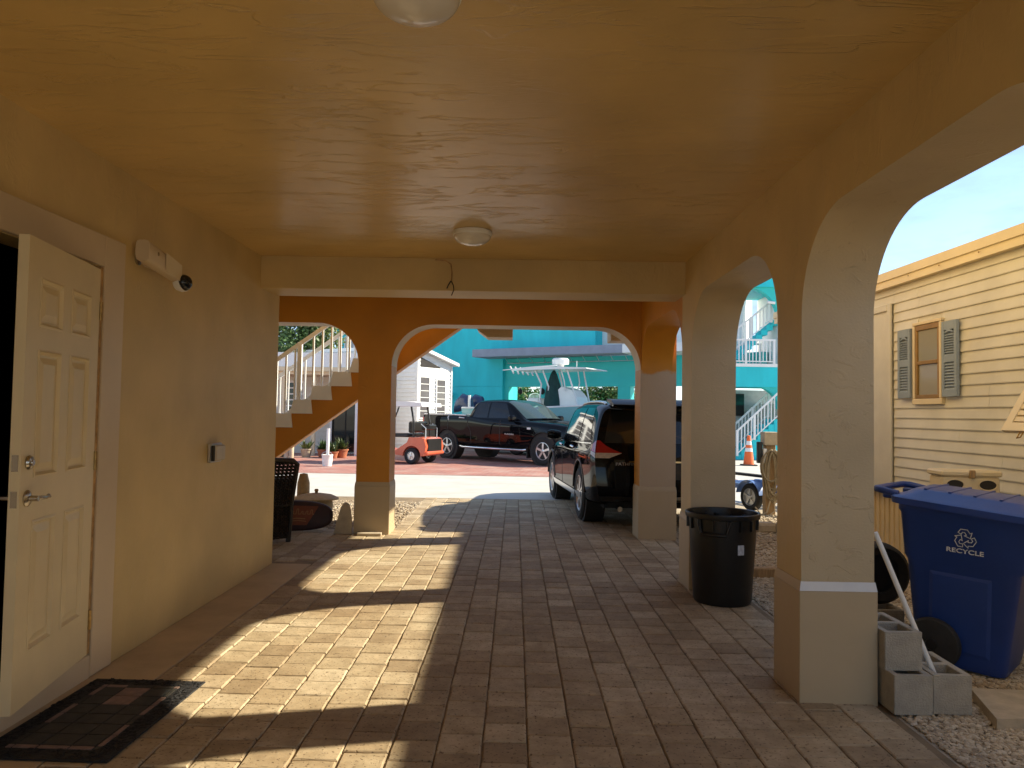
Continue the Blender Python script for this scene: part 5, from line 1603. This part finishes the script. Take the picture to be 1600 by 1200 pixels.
# ------------------------------------------------------------------ turquoise building across the street
tq = empty('turquoise_building', (-1.9, 32.5, 0), ba, 'large turquoise building with a flat grey awning across the street', 'building')
b = MB()
b.box((-9.3, 1.3, 2.64), (.75, 2.6, 7.5)); b.box((-9.3, 1.285, -.02), (.75, 2.59, 2.62)); b.box((-9.3, 1.33, 2.615), (.75, 2.5, 2.645))
b.box((.7505, 1.31, 3.88), (5.2, 2.6, 7.5))
b.build('wall', M['turq'], tq)
b = MB(); b.box((.751, 1.5, 2.86), (12, 1.8, 3.86)); b.build('porch_beam', M['turq_green'], tq)
b = MB(); b.box((.751, 1.45, 2.62), (12, 1.75, 2.858)); b.build('porch_lintel', M['turq_green'], tq)
for (a, c_) in ((.752, .98), (2.6, 3.44), (6.16, 6.7), (9.0, 9.4)):
    MB().box((a, 1.46, -.02), (c_, 1.85, 2.618)).build('porch_column', M['turq_green'], tq)
MB().box((.752, 1.9, -.02), (14, 3.2, .55)).build('porch_floor', M['greywall'], tq)
MB().box((.752, 1.81, 3.6), (14, 2.6, 3.86)).build('porch_ceiling', M['greywall'], tq)
aw = MB(); aw.prism([(0, 3.85), (0, 4.17), (.04, 4.18), (1.29, 4.26), (1.29, 3.86)], 'yz', 0, 6.95); aw.build('awning', M['awning'], tq)
aw = MB(); aw.prism([(.0, 3.85), (.0, 4.17), (1.29, 4.25), (1.29, 3.80)], 'yz', 6.952, 9.8); aw.build('awning_return', M['white'], tq)
for k in range(12):
    x = 1.1 + k * .62
    MB().tube([(x, 1.25, 3.62), (x, .9, 3.85)], .015, 5).build('awning_strut', M['alu'], tq)
MB().tube([(1.0, 1.25, 3.64), (8.2, 1.25, 3.64)], .018, 5).build('awning_rail', M['alu'], tq)
for x in (1.62, 2.72):
    MB().lathe([(0, 2.56), (.03, 2.55), (.10, 2.46), (.10, 2.36), (.03, 2.28), (0, 2.28)], 10, (x, 1.38, 0)).build('hanging_lamp', M['rubber'], tq, smooth=40)
lamp = MB(); lamp.lathe([(0, -.05), (.10, -.05), (.14, -.12), (.16, -.2), (0, -.2)], 14, (-2.0, 1.285, 2.25), 'y'); lamp.build('wall_lamp', M['turq_green'], tq, smooth=40)
b = MB(); b.box((5.202, 2.0, 3.88), (11, 3.4, 7.5)); b.build('upper_white_wall', M['white'], tq)
MB().box((5.75, 1.97, 4.45), (6.2, 1.999, 5.6)).build('upper_window', M['tint'], tq)
for (x0, x1) in ((-8.7, -8.0), (-7.4, -6.7)):
    w_ = MB().box((x0, 1.25, 3.4), (x1, 1.299, 5.2), .01).build('window', M['white'], tq)
    MB().box((x0 + .08, 1.235, 3.5), (x1 - .08, 1.2495, 4.3)).build('pane', M['pane'], w_)
    MB().box((x0 + .08, 1.235, 4.35), (x1 - .08, 1.2495, 5.1)).build('pane', M['pane'], w_)


def frond_plant(name, x, y, z, n, ln, mt, label, group, up=.8, par_z=0, w=.035):
    t = empty(name, (x, y, z), rnd.uniform(0, 6), label, 'plant', group)
    f_ = MB()
    for i in range(n):
        a = 2.399 * i + rnd.uniform(-.3, .3); l_ = ln * rnd.uniform(.6, 1.1); e = rnd.uniform(.35, 1.0)
        pts = []
        for k in range(6):
            s_ = k / 5
            pts.append(Vector((math.cos(a) * l_ * s_ * (1 - e * .6), math.sin(a) * l_ * s_ * (1 - e * .6), l_ * up * (s_ * e + .2 * s_ - .45 * s_ * s_ * (1 - e * .5)))))
        sd_ = Vector((-math.sin(a), math.cos(a), 0))
        for k in range(5):
            w0, w1 = w * math.sin(math.pi * (k / 5 * .9 + .1)), w * math.sin(math.pi * ((k + 1) / 5 * .9 + .1)) * (0 if k == 4 else 1)
            f_.poly([pts[k] - sd_ * w0, pts[k] + sd_ * w0, pts[k + 1] + sd_ * w1, pts[k + 1] - sd_ * w1])
    f_.build('leaves', mt, t)
    s_ = MB(); s_.tube([(0, 0, -.02), (0, 0, ln * .12)], .03, 6); s_.build('stem', M['bark'], t)
    return t
def tq_pt(x, y):                      # a point in the building's own axes
    c_, s_ = math.cos(ba), math.sin(ba)
    return (-1.9 + c_ * x - s_ * y, 32.5 + s_ * x + c_ * y)
pl = ['leafy shrub seen left of the plastic chair in the porch', 'leafy shrub seen right of the plastic chair in the porch', 'leafy shrub behind the boat console',
      'darker leafy shrub right of the boat console', 'leafy shrub above the dark SUV roof by the far column']

def plastic_chair(loc, rz, label):
    t = empty('plastic_chair', loc, rz, label, 'chair')
    MB().box((-.24, -.22, .40), (.24, .24, .44), .015).build('seat', M['white'], t)
    for sx_ in (-1, 1):
        for sy_ in (-1, 1):
            MB().tube([(sx_ * .25, sy_ * .24, 0), (sx_ * .21, sy_ * .20, .41)], .025, 6).build('leg', M['white'], t)
        MB().tube([(sx_ * .26, -.22, .42), (sx_ * .28, -.2, .64), (sx_ * .27, .2, .66), (sx_ * .23, .25, .88)], .02, 6).build('arm', M['white'], t)
    for k in range(7):
        x = -.18 + k * .06
        MB().bar((x, .24, .43), (x * 1.05, .32, .88), .03, .012).build('back_slat', M['white'], t)
    MB().tube([(-.23, .25, .86), (-.1, .33, .93), (.1, .33, .93), (.23, .25, .86)], .022, 6).build('top_rail', M['white'], t)
px, py = tq_pt(1.85, 2.2)
plastic_chair((px, py, 1.42), ba + .4, 'white plastic armchair high in the porch behind the pickup')
t = tag(MB().box((-.5, -.4, 0), (.5, .4, .868), .01).build('porch_platform', M['turq_green']), 'turquoise platform in the porch carrying the white plastic chair', 'platform')
t.matrix_basis = Matrix.Translation((px, py, .551)) @ Matrix.Rotation(ba, 4, 'Z')

# ------------------------------------------------------------------ small white sided house
wh_a = math.atan2(1.6, 1.03)
sh = empty('white_sided_house', (-3.40, 26.0, 0), wh_a, 'small white sided house end with two tall louvred windows', 'house')
WW = 1.92
b = MB(); b.prism([(0, -.02), (WW, -.02), (WW, 3.18), (0, 3.60)], 'xz', .02, 7); b.build('wall', M['white'], sh)
z = .3
while z < 3.45:
    xe = WW if z < 3.1 else WW * max(.05, (3.60 - z - .14) / .42)
    b = MB(); b.prism([(0, z), (-.032, z), (-.004, z + .135), (.0, z + .135)], 'yz', .0, xe)
    b.xf(Matrix.Translation((0, .02, 0)))
    b.build('siding_board', M['white'], sh)
    b = MB(); b.prism([(0, z), (-.032, z), (-.004, z + .135), (.0, z + .135)], 'xz', .06, 7)
    b.build('siding_board', M['white'], sh)
    z += .14
MB().box((-.03, -.04, -.02), (.06, .05, 3.58)).build('corner_board', M['white'], sh)
MB().box((WW - .05, -.03, -.02), (WW + .02, .06, 3.15)).build('corner_board', M['white'], sh)
rf = MB(); rf.prism([(-.15, 3.63), (WW + .18, 3.13), (WW + .18, 3.24), (-.15, 3.75)], 'xz', -.22, 7.2); rf.build('roof', M['white'], sh)
MB().prism([(.16, 3.02), (.16, 3.36), (1.25, 3.05), (1.25, 3.02)], 'xz', -.012, .0).build('gable_vent', M['dark'], sh)
for (a, c_, e, g) in ((.14, .62, 1.25, 2.66), (1.06, 1.52, 1.25, 2.60)):
    w_ = MB()
    for (p, q, r_, s_) in ((a - .05, c_ + .05, e - .05, e), (a - .05, c_ + .05, g, g + .05), (a - .05, a, e, g), (c_, c_ + .05, e, g)):
        w_.box((p, -.035, r_), (q, .015, s_))
    w_ = w_.build('window', M['white'], sh)
    for k in range(6):
        z0 = e + (g - e) * k / 6
        MB().box((a + .001, -.02, z0 + .02), (c_ - .001, -.005, z0 + (g - e) / 6 - .012)).build('pane', M['greypane'], w_)
        MB().box((a + .001, -.028, z0 + (g - e) / 6 - .012), (c_ - .001, -.018, z0 + (g - e) / 6 + .012)).build('louvre_bar', M['white'], w_)

# ------------------------------------------------------------------ white cottage with a flat porch roof, behind the stair
ct = empty('white_cottage', (-7.2, 24.5, 0), 0, 'white cottage with a pale flat porch roof and dark door behind the stair', 'house')
MB().box((-3.4, 1.2, -.02), (2.05, 5, 2.85)).build('wall', M['siding'], ct)
MB().box((-3.6, -.3, 2.84), (2.25, 5.2, 3.30)).build('roof_band', M['gelcoat'], ct)
MB().box((-3.62, -.32, 2.70), (2.27, -.22, 2.838)).build('roof_trim', M['cream'], ct)
MB().box((-3.5, -.2, 2.60), (2.2, 1.199, 2.70)).build('porch_ceiling', M['cream'], ct)
d_ = MB().box((.98, 1.16, .05), (1.92, 1.199, 2.15)).build('door', M['tint'], ct)
MB().box((1.42, 1.14, .05), (1.46, 1.159, 2.15)).build('door_stile', M['rubber'], d_)
MB().box((.90, 1.14, .02), (.975, 1.198, 2.22)).build('door_frame', M['white'], ct)
MB().box((1.925, 1.13, .02), (2.0, 1.198, 2.22)).build('door_frame', M['white'], ct)
MB().box((2.02, -.1, .0), (2.35, 1.1, 2.59)).build('porch_screen', M['white'], ct)
for x in (-2.5, -.35, .62):
    MB().box((x, -.15, -.02), (x + .12, -.03, 2.599)).build('porch_post', M['cream'], ct)
for x0 in (-.75, -1.9):
    w_ = MB().box((x0, 1.15, 1.35), (x0 + .75, 1.199, 2.45), .01).build('window', M['white'], ct)
    for k in range(5):
        MB().box((x0 + .06, 1.135, 1.42 + k * .2), (x0 + .69, 1.149, 1.57 + k * .2)).build('pane', M['tint'], w_)
for k in range(16):
    MB().box((-3.4, 1.185, .05 + k * .17), (.89, 1.1995, .05 + k * .17 + .155), .004).build('siding_board', M['siding'], ct)

# tree crowns behind the cottage
def tree(name, x, y, h, rx, rz, label, mt, n=4200, zc=None):
    t = empty(name, (x, y, 0), rnd.uniform(0, 6), label, 'tree', 'trees behind the cottage')
    tk = MB(); zc = zc or h * .62
    tk.tube([(0, 0, -.05), (.05, .03, zc * .4), (.02, -.05, zc * .75), (.1, .05, zc)], [.16, .13, .10, .05], 8)
    for k in range(9):
        a = 2.4 * k; z0 = zc * (.45 + .05 * k)
        tk.tube([(.03, 0, z0), (math.cos(a) * rx * .4, math.sin(a) * rx * .4, z0 + rz * .3), (math.cos(a) * rx * .8, math.sin(a) * rx * .8, z0 + rz * .65)], [.06, .04, .015], 6)
    tk.build('trunk', M['bark'], t, smooth=50)
    cr = MB()
    clumps = []
    for k in range(34):
        v = Vector((rnd.gauss(0, 1), rnd.gauss(0, 1), rnd.gauss(0, 1))).normalized() * rnd.uniform(.35, 1.0)
        clumps.append((Vector((v.x * rx, v.y * rx, zc + v.z * rz)), rnd.uniform(.25, .5)))
    for i in range(n):
        c_, s_ = rnd.choice(clumps)
        p = c_ + Vector((rnd.gauss(0, 1), rnd.gauss(0, 1), rnd.gauss(0, .8))) * s_ * .55
        d = Vector((rnd.gauss(0, 1), rnd.gauss(0, 1), rnd.gauss(-.3, .7))).normalized()
        e = d.cross(Vector((rnd.gauss(0, 1), rnd.gauss(0, 1), rnd.gauss(0, 1)))).normalized()
        l_ = rnd.uniform(.10, .20); w_ = l_ * .28
        cr.poly([p, p + d * l_ * .5 + e * w_, p + d * l_, p + d * l_ * .5 - e * w_])
    cr.build('crown', mt, t)
    return t
for i, x in enumerate((-1.1, .1, 2.6, 3.6, 4.6)):
    px, py = tq_pt(x + .3, 5.2 + .5 * (i % 2))
    o_ = tree('garden_shrub', px, py, 3.6, .8, 1.0, pl[i], (M['leaf_light'], M['leaf'])[i == 3], n=2600, zc=2.0)
    o_['category'] = 'shrub'; o_['group'] = 'leafy shrubs behind the porch'
tree('broadleaf_tree', -9.3, 29.5, 6.0, 1.5, 1.6, 'dark green leafy tree above the cottage roof, leftmost', M['leaf'], zc=4.4)
tree('broadleaf_tree', -8.0, 30.2, 6.0, 1.1, 1.5, 'lighter green leafy tree above the cottage roof, nearer the turquoise wall', M['leaf_light'], zc=4.3)
tree('broadleaf_tree', -12.0, 30.0, 6.5, 1.8, 1.8, 'leafy tree above the cottage roof beyond the stair foot', M['leaf'], zc=4.4)

# pots, urn and bits before the cottage
def pot_plant(x, y, r, h, label, n, mt, pm):
    t = empty('potted_plant', (x, y, 0), 0, label, 'potted plant', 'potted plants before the cottage')
    MB().lathe([(0, 0), (r * .7, 0), (r * .95, h * .85), (r * 1.05, h * .86), (r * 1.05, h), (r * .9, h), (r * .88, h * .9), (0, h * .9)], 20).build('pot', pm, t, smooth=40)
    f_ = MB()
    for i in range(n):
        a = rnd.uniform(0, 6.3); e = rnd.uniform(.3, 1.3); l_ = rnd.uniform(.15, .42)
        p = Vector((rnd.uniform(-.5, .5) * r, rnd.uniform(-.5, .5) * r, h * .9)); d = Vector((math.cos(a) * math.cos(e), math.sin(a) * math.cos(e), math.sin(e)))
        q = p + d * l_ * .4; s_ = Vector((-math.sin(a), math.cos(a), 0)) * .035
        f_.poly([p, q + s_, p + d * l_, q - s_])
    f_.build('leaves', mt, t)
pot_plant(-5.35, 23.4, .20, .26, 'leafy plant in a terracotta pot right of the dark door', 110, M['leaf_light'], M['terracotta'])
pot_plant(-5.95, 23.5, .19, .24, 'spiky green plant in a brown pot before the dark door', 80, M['leaf'], M['terracotta'])
pot_plant(-6.45, 23.4, .18, .26, 'small plant in a pale pot left of the dark door', 60, M['leaf_light'], M['stone'])
pot_plant(-5.55, 23.1, .17, .20, 'low plant in a small brown pot, nearest of the pots', 50, M['leaf'], M['terracotta'])
t = empty('bucket_post', (-4.90, 19.8, -.004), 0, 'white bucket with a white post standing in it on the bricks', 'bucket')
MB().lathe([(0, 0), (.115, 0), (.135, .16), (.14, .27), (.148, .28), (.148, .30), (.13, .30), (.12, .05), (0, .05)], 24).build('bucket', M['white'], t, smooth=40)
MB().tube([(0, 0, .05), (.01, 0, .98)], .042, 12).build('post', M['white'], t, smooth=50)
h_ = MB(); h_.tube([(.14 * math.cos(a), .14 * math.sin(a) * .3 - .05, .28 + .10 * math.sin(a)) for a in [math.pi * k / 10 for k in range(11)]], .006, 6); h_.build('handle', M['alu'], t)
t = empty('wicker_basket', (-7.35, 23.2, 0), 0, 'low dark basket beside the cottage wall, under the stair', 'basket')
MB().lathe([(0, 0), (.26, 0), (.33, .30), (.35, .31), (.33, .33), (.28, .30), (0, .06)], 20).build('basket_body', M['wicker'], t, smooth=30)
h_ = MB(); h_.tube([(.32 * math.cos(a), 0, .30 + .25 * math.sin(a)) for a in [math.pi * k / 12 for k in range(13)]], .015, 6); h_.build('handle', M['wicker'], t)
for k, (x, hh) in enumerate(((-6.92, .42), (-6.76, .34))):
    t = tag(MB().lathe([(0, 0), (.07, 0), (.075, hh), (.06, hh + .02), (0, hh + .02)], 12).build('wood_post_stub', M['stone'], smooth=40), ('taller grey stub post beside the basket', 'shorter grey stub post beside the basket')[k], 'post')
    t.location = (x, 22.9, -.004)

# ------------------------------------------------------------------ turquoise stair house, seen through the second arch
ts = empty('turquoise_stair_house', (8.3, 26, 0), 0, 'turquoise house with white railed outside stairs and balcony', 'house')
MB().box((-1.5, .0, 2.50), (1.6, 1.6, 3.19)).build('balcony_slab', M['turq'], ts)
MB().box((-1.52, -.02, 3.192), (1.62, 1.62, 3.30)).build('balcony_edge', M['white'], ts)
ap = MB()                                    # fascia with a curved lower edge under the slab
pts = [(.0, 2.499)] + [(.0 + .75 * math.sin(a), 1.75 + .75 * math.cos(a)) for a in [math.pi / 2 * k / 8 for k in range(1, 9)]] + [(1.6, 1.75), (1.6, 2.499)]
ap.prism(pts, 'xz', .05, .35); ap.build('stair_fascia', M['turq_green'], ts)
ap = MB()
pts = [(-.35, 5.95)] + [(-.35 + 1.1 * math.sin(a), 4.85 + 1.1 * math.cos(a)) for a in [math.pi / 2 * k / 8 for k in range(1, 9)]] + [(1.6, 4.85), (1.6, 6.5), (-.35, 6.5)]
ap.prism(pts, 'xz', .05, .35); ap.build('upper_fascia', M['turq_green'], ts)
MB().box((-.5, -.05, 5.96), (1.8, 3, 6.5)).build('upper_slab', M['turq'], ts)
MB().tube([(.35, .04, 5.45), (.62, .04, 5.42)], .05, 8).build('fascia_lamp', M['white'], ts)
MB().box((.95, .4, 3.3), (1.6, 3, 5.95)).build('upper_wall', M['white'], ts)
MB().box((-1.5, 3.2, 0), (1.7, 3.4, 2.5)).build('back_wall', M['greywall'], ts)
bw = MB().box((-1.0, 3.12, 1.5), (.5, 3.199, 2.35)).build('window', M['rubber'], ts)
for k in range(4):
    MB().box((-.95 + k * .37, 3.10, 1.55), (-.62 + k * .37, 3.119, 2.3)).build('pane', M['tint'], bw)
MB().box((.9, .2, -.02), (1.6, 3.1, 1.95)).build('side_wall', M['siding'], ts)
def white_rail(xa, za, xb, zb, y, hgt, n, par, posts):
    MB().bar((xa, y, za + hgt), (xb, y, zb + hgt), .05, .06).build('top_rail', M['white'], par)
    MB().bar((xa, y, za + .08), (xb, y, zb + .08), .035, .035).build('bottom_rail', M['white'], par)
    for i in range(n):
        f = (i + .5) / n; x = xa + (xb - xa) * f; z = za + (zb - za) * f
        MB().box((x - .014, y - .014, z + .08), (x + .014, y + .014, z + hgt)).build('baluster', M['white'], par)
    for f in posts:
        x = xa + (xb - xa) * f; z = za + (zb - za) * f
        MB().box((x - .035, y - .035, z), (x + .035, y + .035, z + hgt + .03)).build('post', M['white'], par)
white_rail(-1.4, 3.30, .62, 3.30, -.0, .82, 17, ts, (.02, .5, .98))
white_rail(-1.4, 3.30, .62, 3.30, 1.5, .82, 17, ts, (.02, .5, .98))
white_rail(-.75, .10, .72, 1.50, -.15, .85, 13, ts, (.02, .42, .98))
white_rail(-.75, .10, .72, 1.50, .9, .85, 13, ts, (.02, .6, .98))
white_rail(-.75, 3.62, .75, 4.85, .7, .75, 12, ts, (.02, .5, .98))
for k in range(8):
    x = -.75 + k * .185
    MB().box((x, -.12, .0), (x + .20, .9, .175 * (k + 1)), .004).build('step', M['turq'], ts)
    MB().box((x + .2, .72, 3.5 + k * .175), (x + .42, 1.4, 3.68 + k * .175)).build('upper_step', M['turq'], ts)
frond_plant('yard_plant', 7.9, 27.3, .3, 40, .7, M['leaf_light'], 'green spiky plant behind the white stair balusters', None)

# traffic cone
t = empty('traffic_cone', (7.09, 22.98, -.006), 0, 'orange traffic cone with white collars by the turquoise stair', 'traffic cone')
MB().box((-.21, -.21, 0), (.21, .21, .035), .01).build('base', M['rubber'], t)
MB().lathe([(.16, .035), (.115, .42), (0, .42)], 24).build('cone_body', M['conered'], t, smooth=40)
MB().lathe([(.116, .421), (.10, .53), (0, .53)], 24).build('collar', M['white'], t, smooth=40)
MB().lathe([(.099, .531), (.088, .62), (0, .62)], 24).build('cone_band', M['conered'], t, smooth=40)
MB().lathe([(.087, .621), (.07, .74), (0, .74)], 24).build('collar', M['white'], t, smooth=40)
MB().lathe([(.069, .741), (.045, .90), (.03, .91), (0, .91)], 24).build('cone_tip', M['conered'], t, smooth=40)

# service post with coiled hose
t = empty('hose_post', (3.85, 11.48, -.015), 0, 'brown wooden service post hung with coils of olive hose', 'post')
MB().box((-.075, -.075, 0), (.075, .075, 1.05), .008).build('post', M['wood'], t)
MB().box((-.11, -.12, 1.051), (.10, .08, 1.25), .008).build('meter_box', M['stone'], t)
MB().box((-.125, -.14, .62), (-.078, -.02, 1.0), .006).build('pipe_cover', M['white'], t)
MB().box((-.20, -.10, .78), (-.13, -.02, 1.10), .006).build('breaker_box', M['blackplastic'], t)
hz_ = MB()
for k in range(15):
    w_ = rnd.uniform(.05, .13); d_ = rnd.uniform(.45, .85); y = -.10 - .012 * (k % 5); xo = rnd.uniform(-.03, .04)
    pts = []
    for i in range(17):
        a = 2 * math.pi * i / 16
        pts.append((xo + w_ * math.sin(a) * (1.0 + .25 * math.sin(a * .5)), y - .03 * math.sin(a * .5), .98 - d_ * .5 + d_ * .5 * math.cos(a)))
    hz_.tube(pts, .013, 6, caps=False)
hz_.build('hose_coil', M['hose'], t, smooth=60)
c_ = MB(); c_.tube([(-.02, -.14, .25), (-.08, -.15, .05), (-.16, -.12, .02), (-.22, -.05, .12)], .011, 6); c_.tube([(.04, -.14, .3), (.02, -.2, .08), (-.06, -.2, .02)], .009, 6)
c_.build('loose_cable', M['stone'], t, smooth=60)

# small boat trailer with blue mudguard
t = empty('small_trailer', (3.80, 12.0, -.016), R(115), 'small trailer with a blue mudguard beside the hose post', 'trailer')
for (x, y, sd) in ((0, .06, 1), (0, -1.25, -1)):
    wheel(t, x, y, .215, .13, .135, 5, sd)
    f_ = MB()
    n = 12
    vs, fs = [], []
    for k in range(n + 1):
        a = math.pi * (.06 + .88 * k / n)
        for yy in (-.09, .09):
            vs.append((.26 * math.cos(a), y + yy, .215 + .26 * math.sin(a)))
            vs.append((.268 * math.cos(a), y + yy, .215 + .268 * math.sin(a)))
    for k in range(n):
        q = k * 4
        fs += [(q, q + 2, q + 6, q + 4), (q + 1, q + 5, q + 7, q + 3), (q, q + 4, q + 5, q + 1), (q + 2, q + 3, q + 7, q + 6)]
    f_.faces(vs, fs); f_.build('mudguard', M['blue'], t, smooth=40)
MB().box((-1.3, -1.08, .30), (1.1, -1.0, .38)).build('frame_rail', M['blue'], t)
MB().box((-1.3, -.19, .30), (1.1, -.11, .38)).build('frame_rail', M['blue'], t)
for x in (-1.25, -.05, 1.0):
    MB().box((x, -.999, .30), (x + .08, -.191, .37)).build('cross_member', M['blue'], t)
MB().box((-.9, -.16, .52), (.9, -.04, .56)).build('bunk', M['rubber'], t)
MB().box((-.9, -1.15, .52), (.9, -1.03, .56)).build('bunk', M['rubber'], t)
for x in (-.7, .7):
    for y in (-.13, -1.07):
        MB().box((x, y, .38), (x + .05, y + .05, .519)).build('bunk_bracket', M['alu'], t)
MB().box((1.1, -.64, .31), (2.3, -.56, .37)).build('tongue', M['blue'], t)
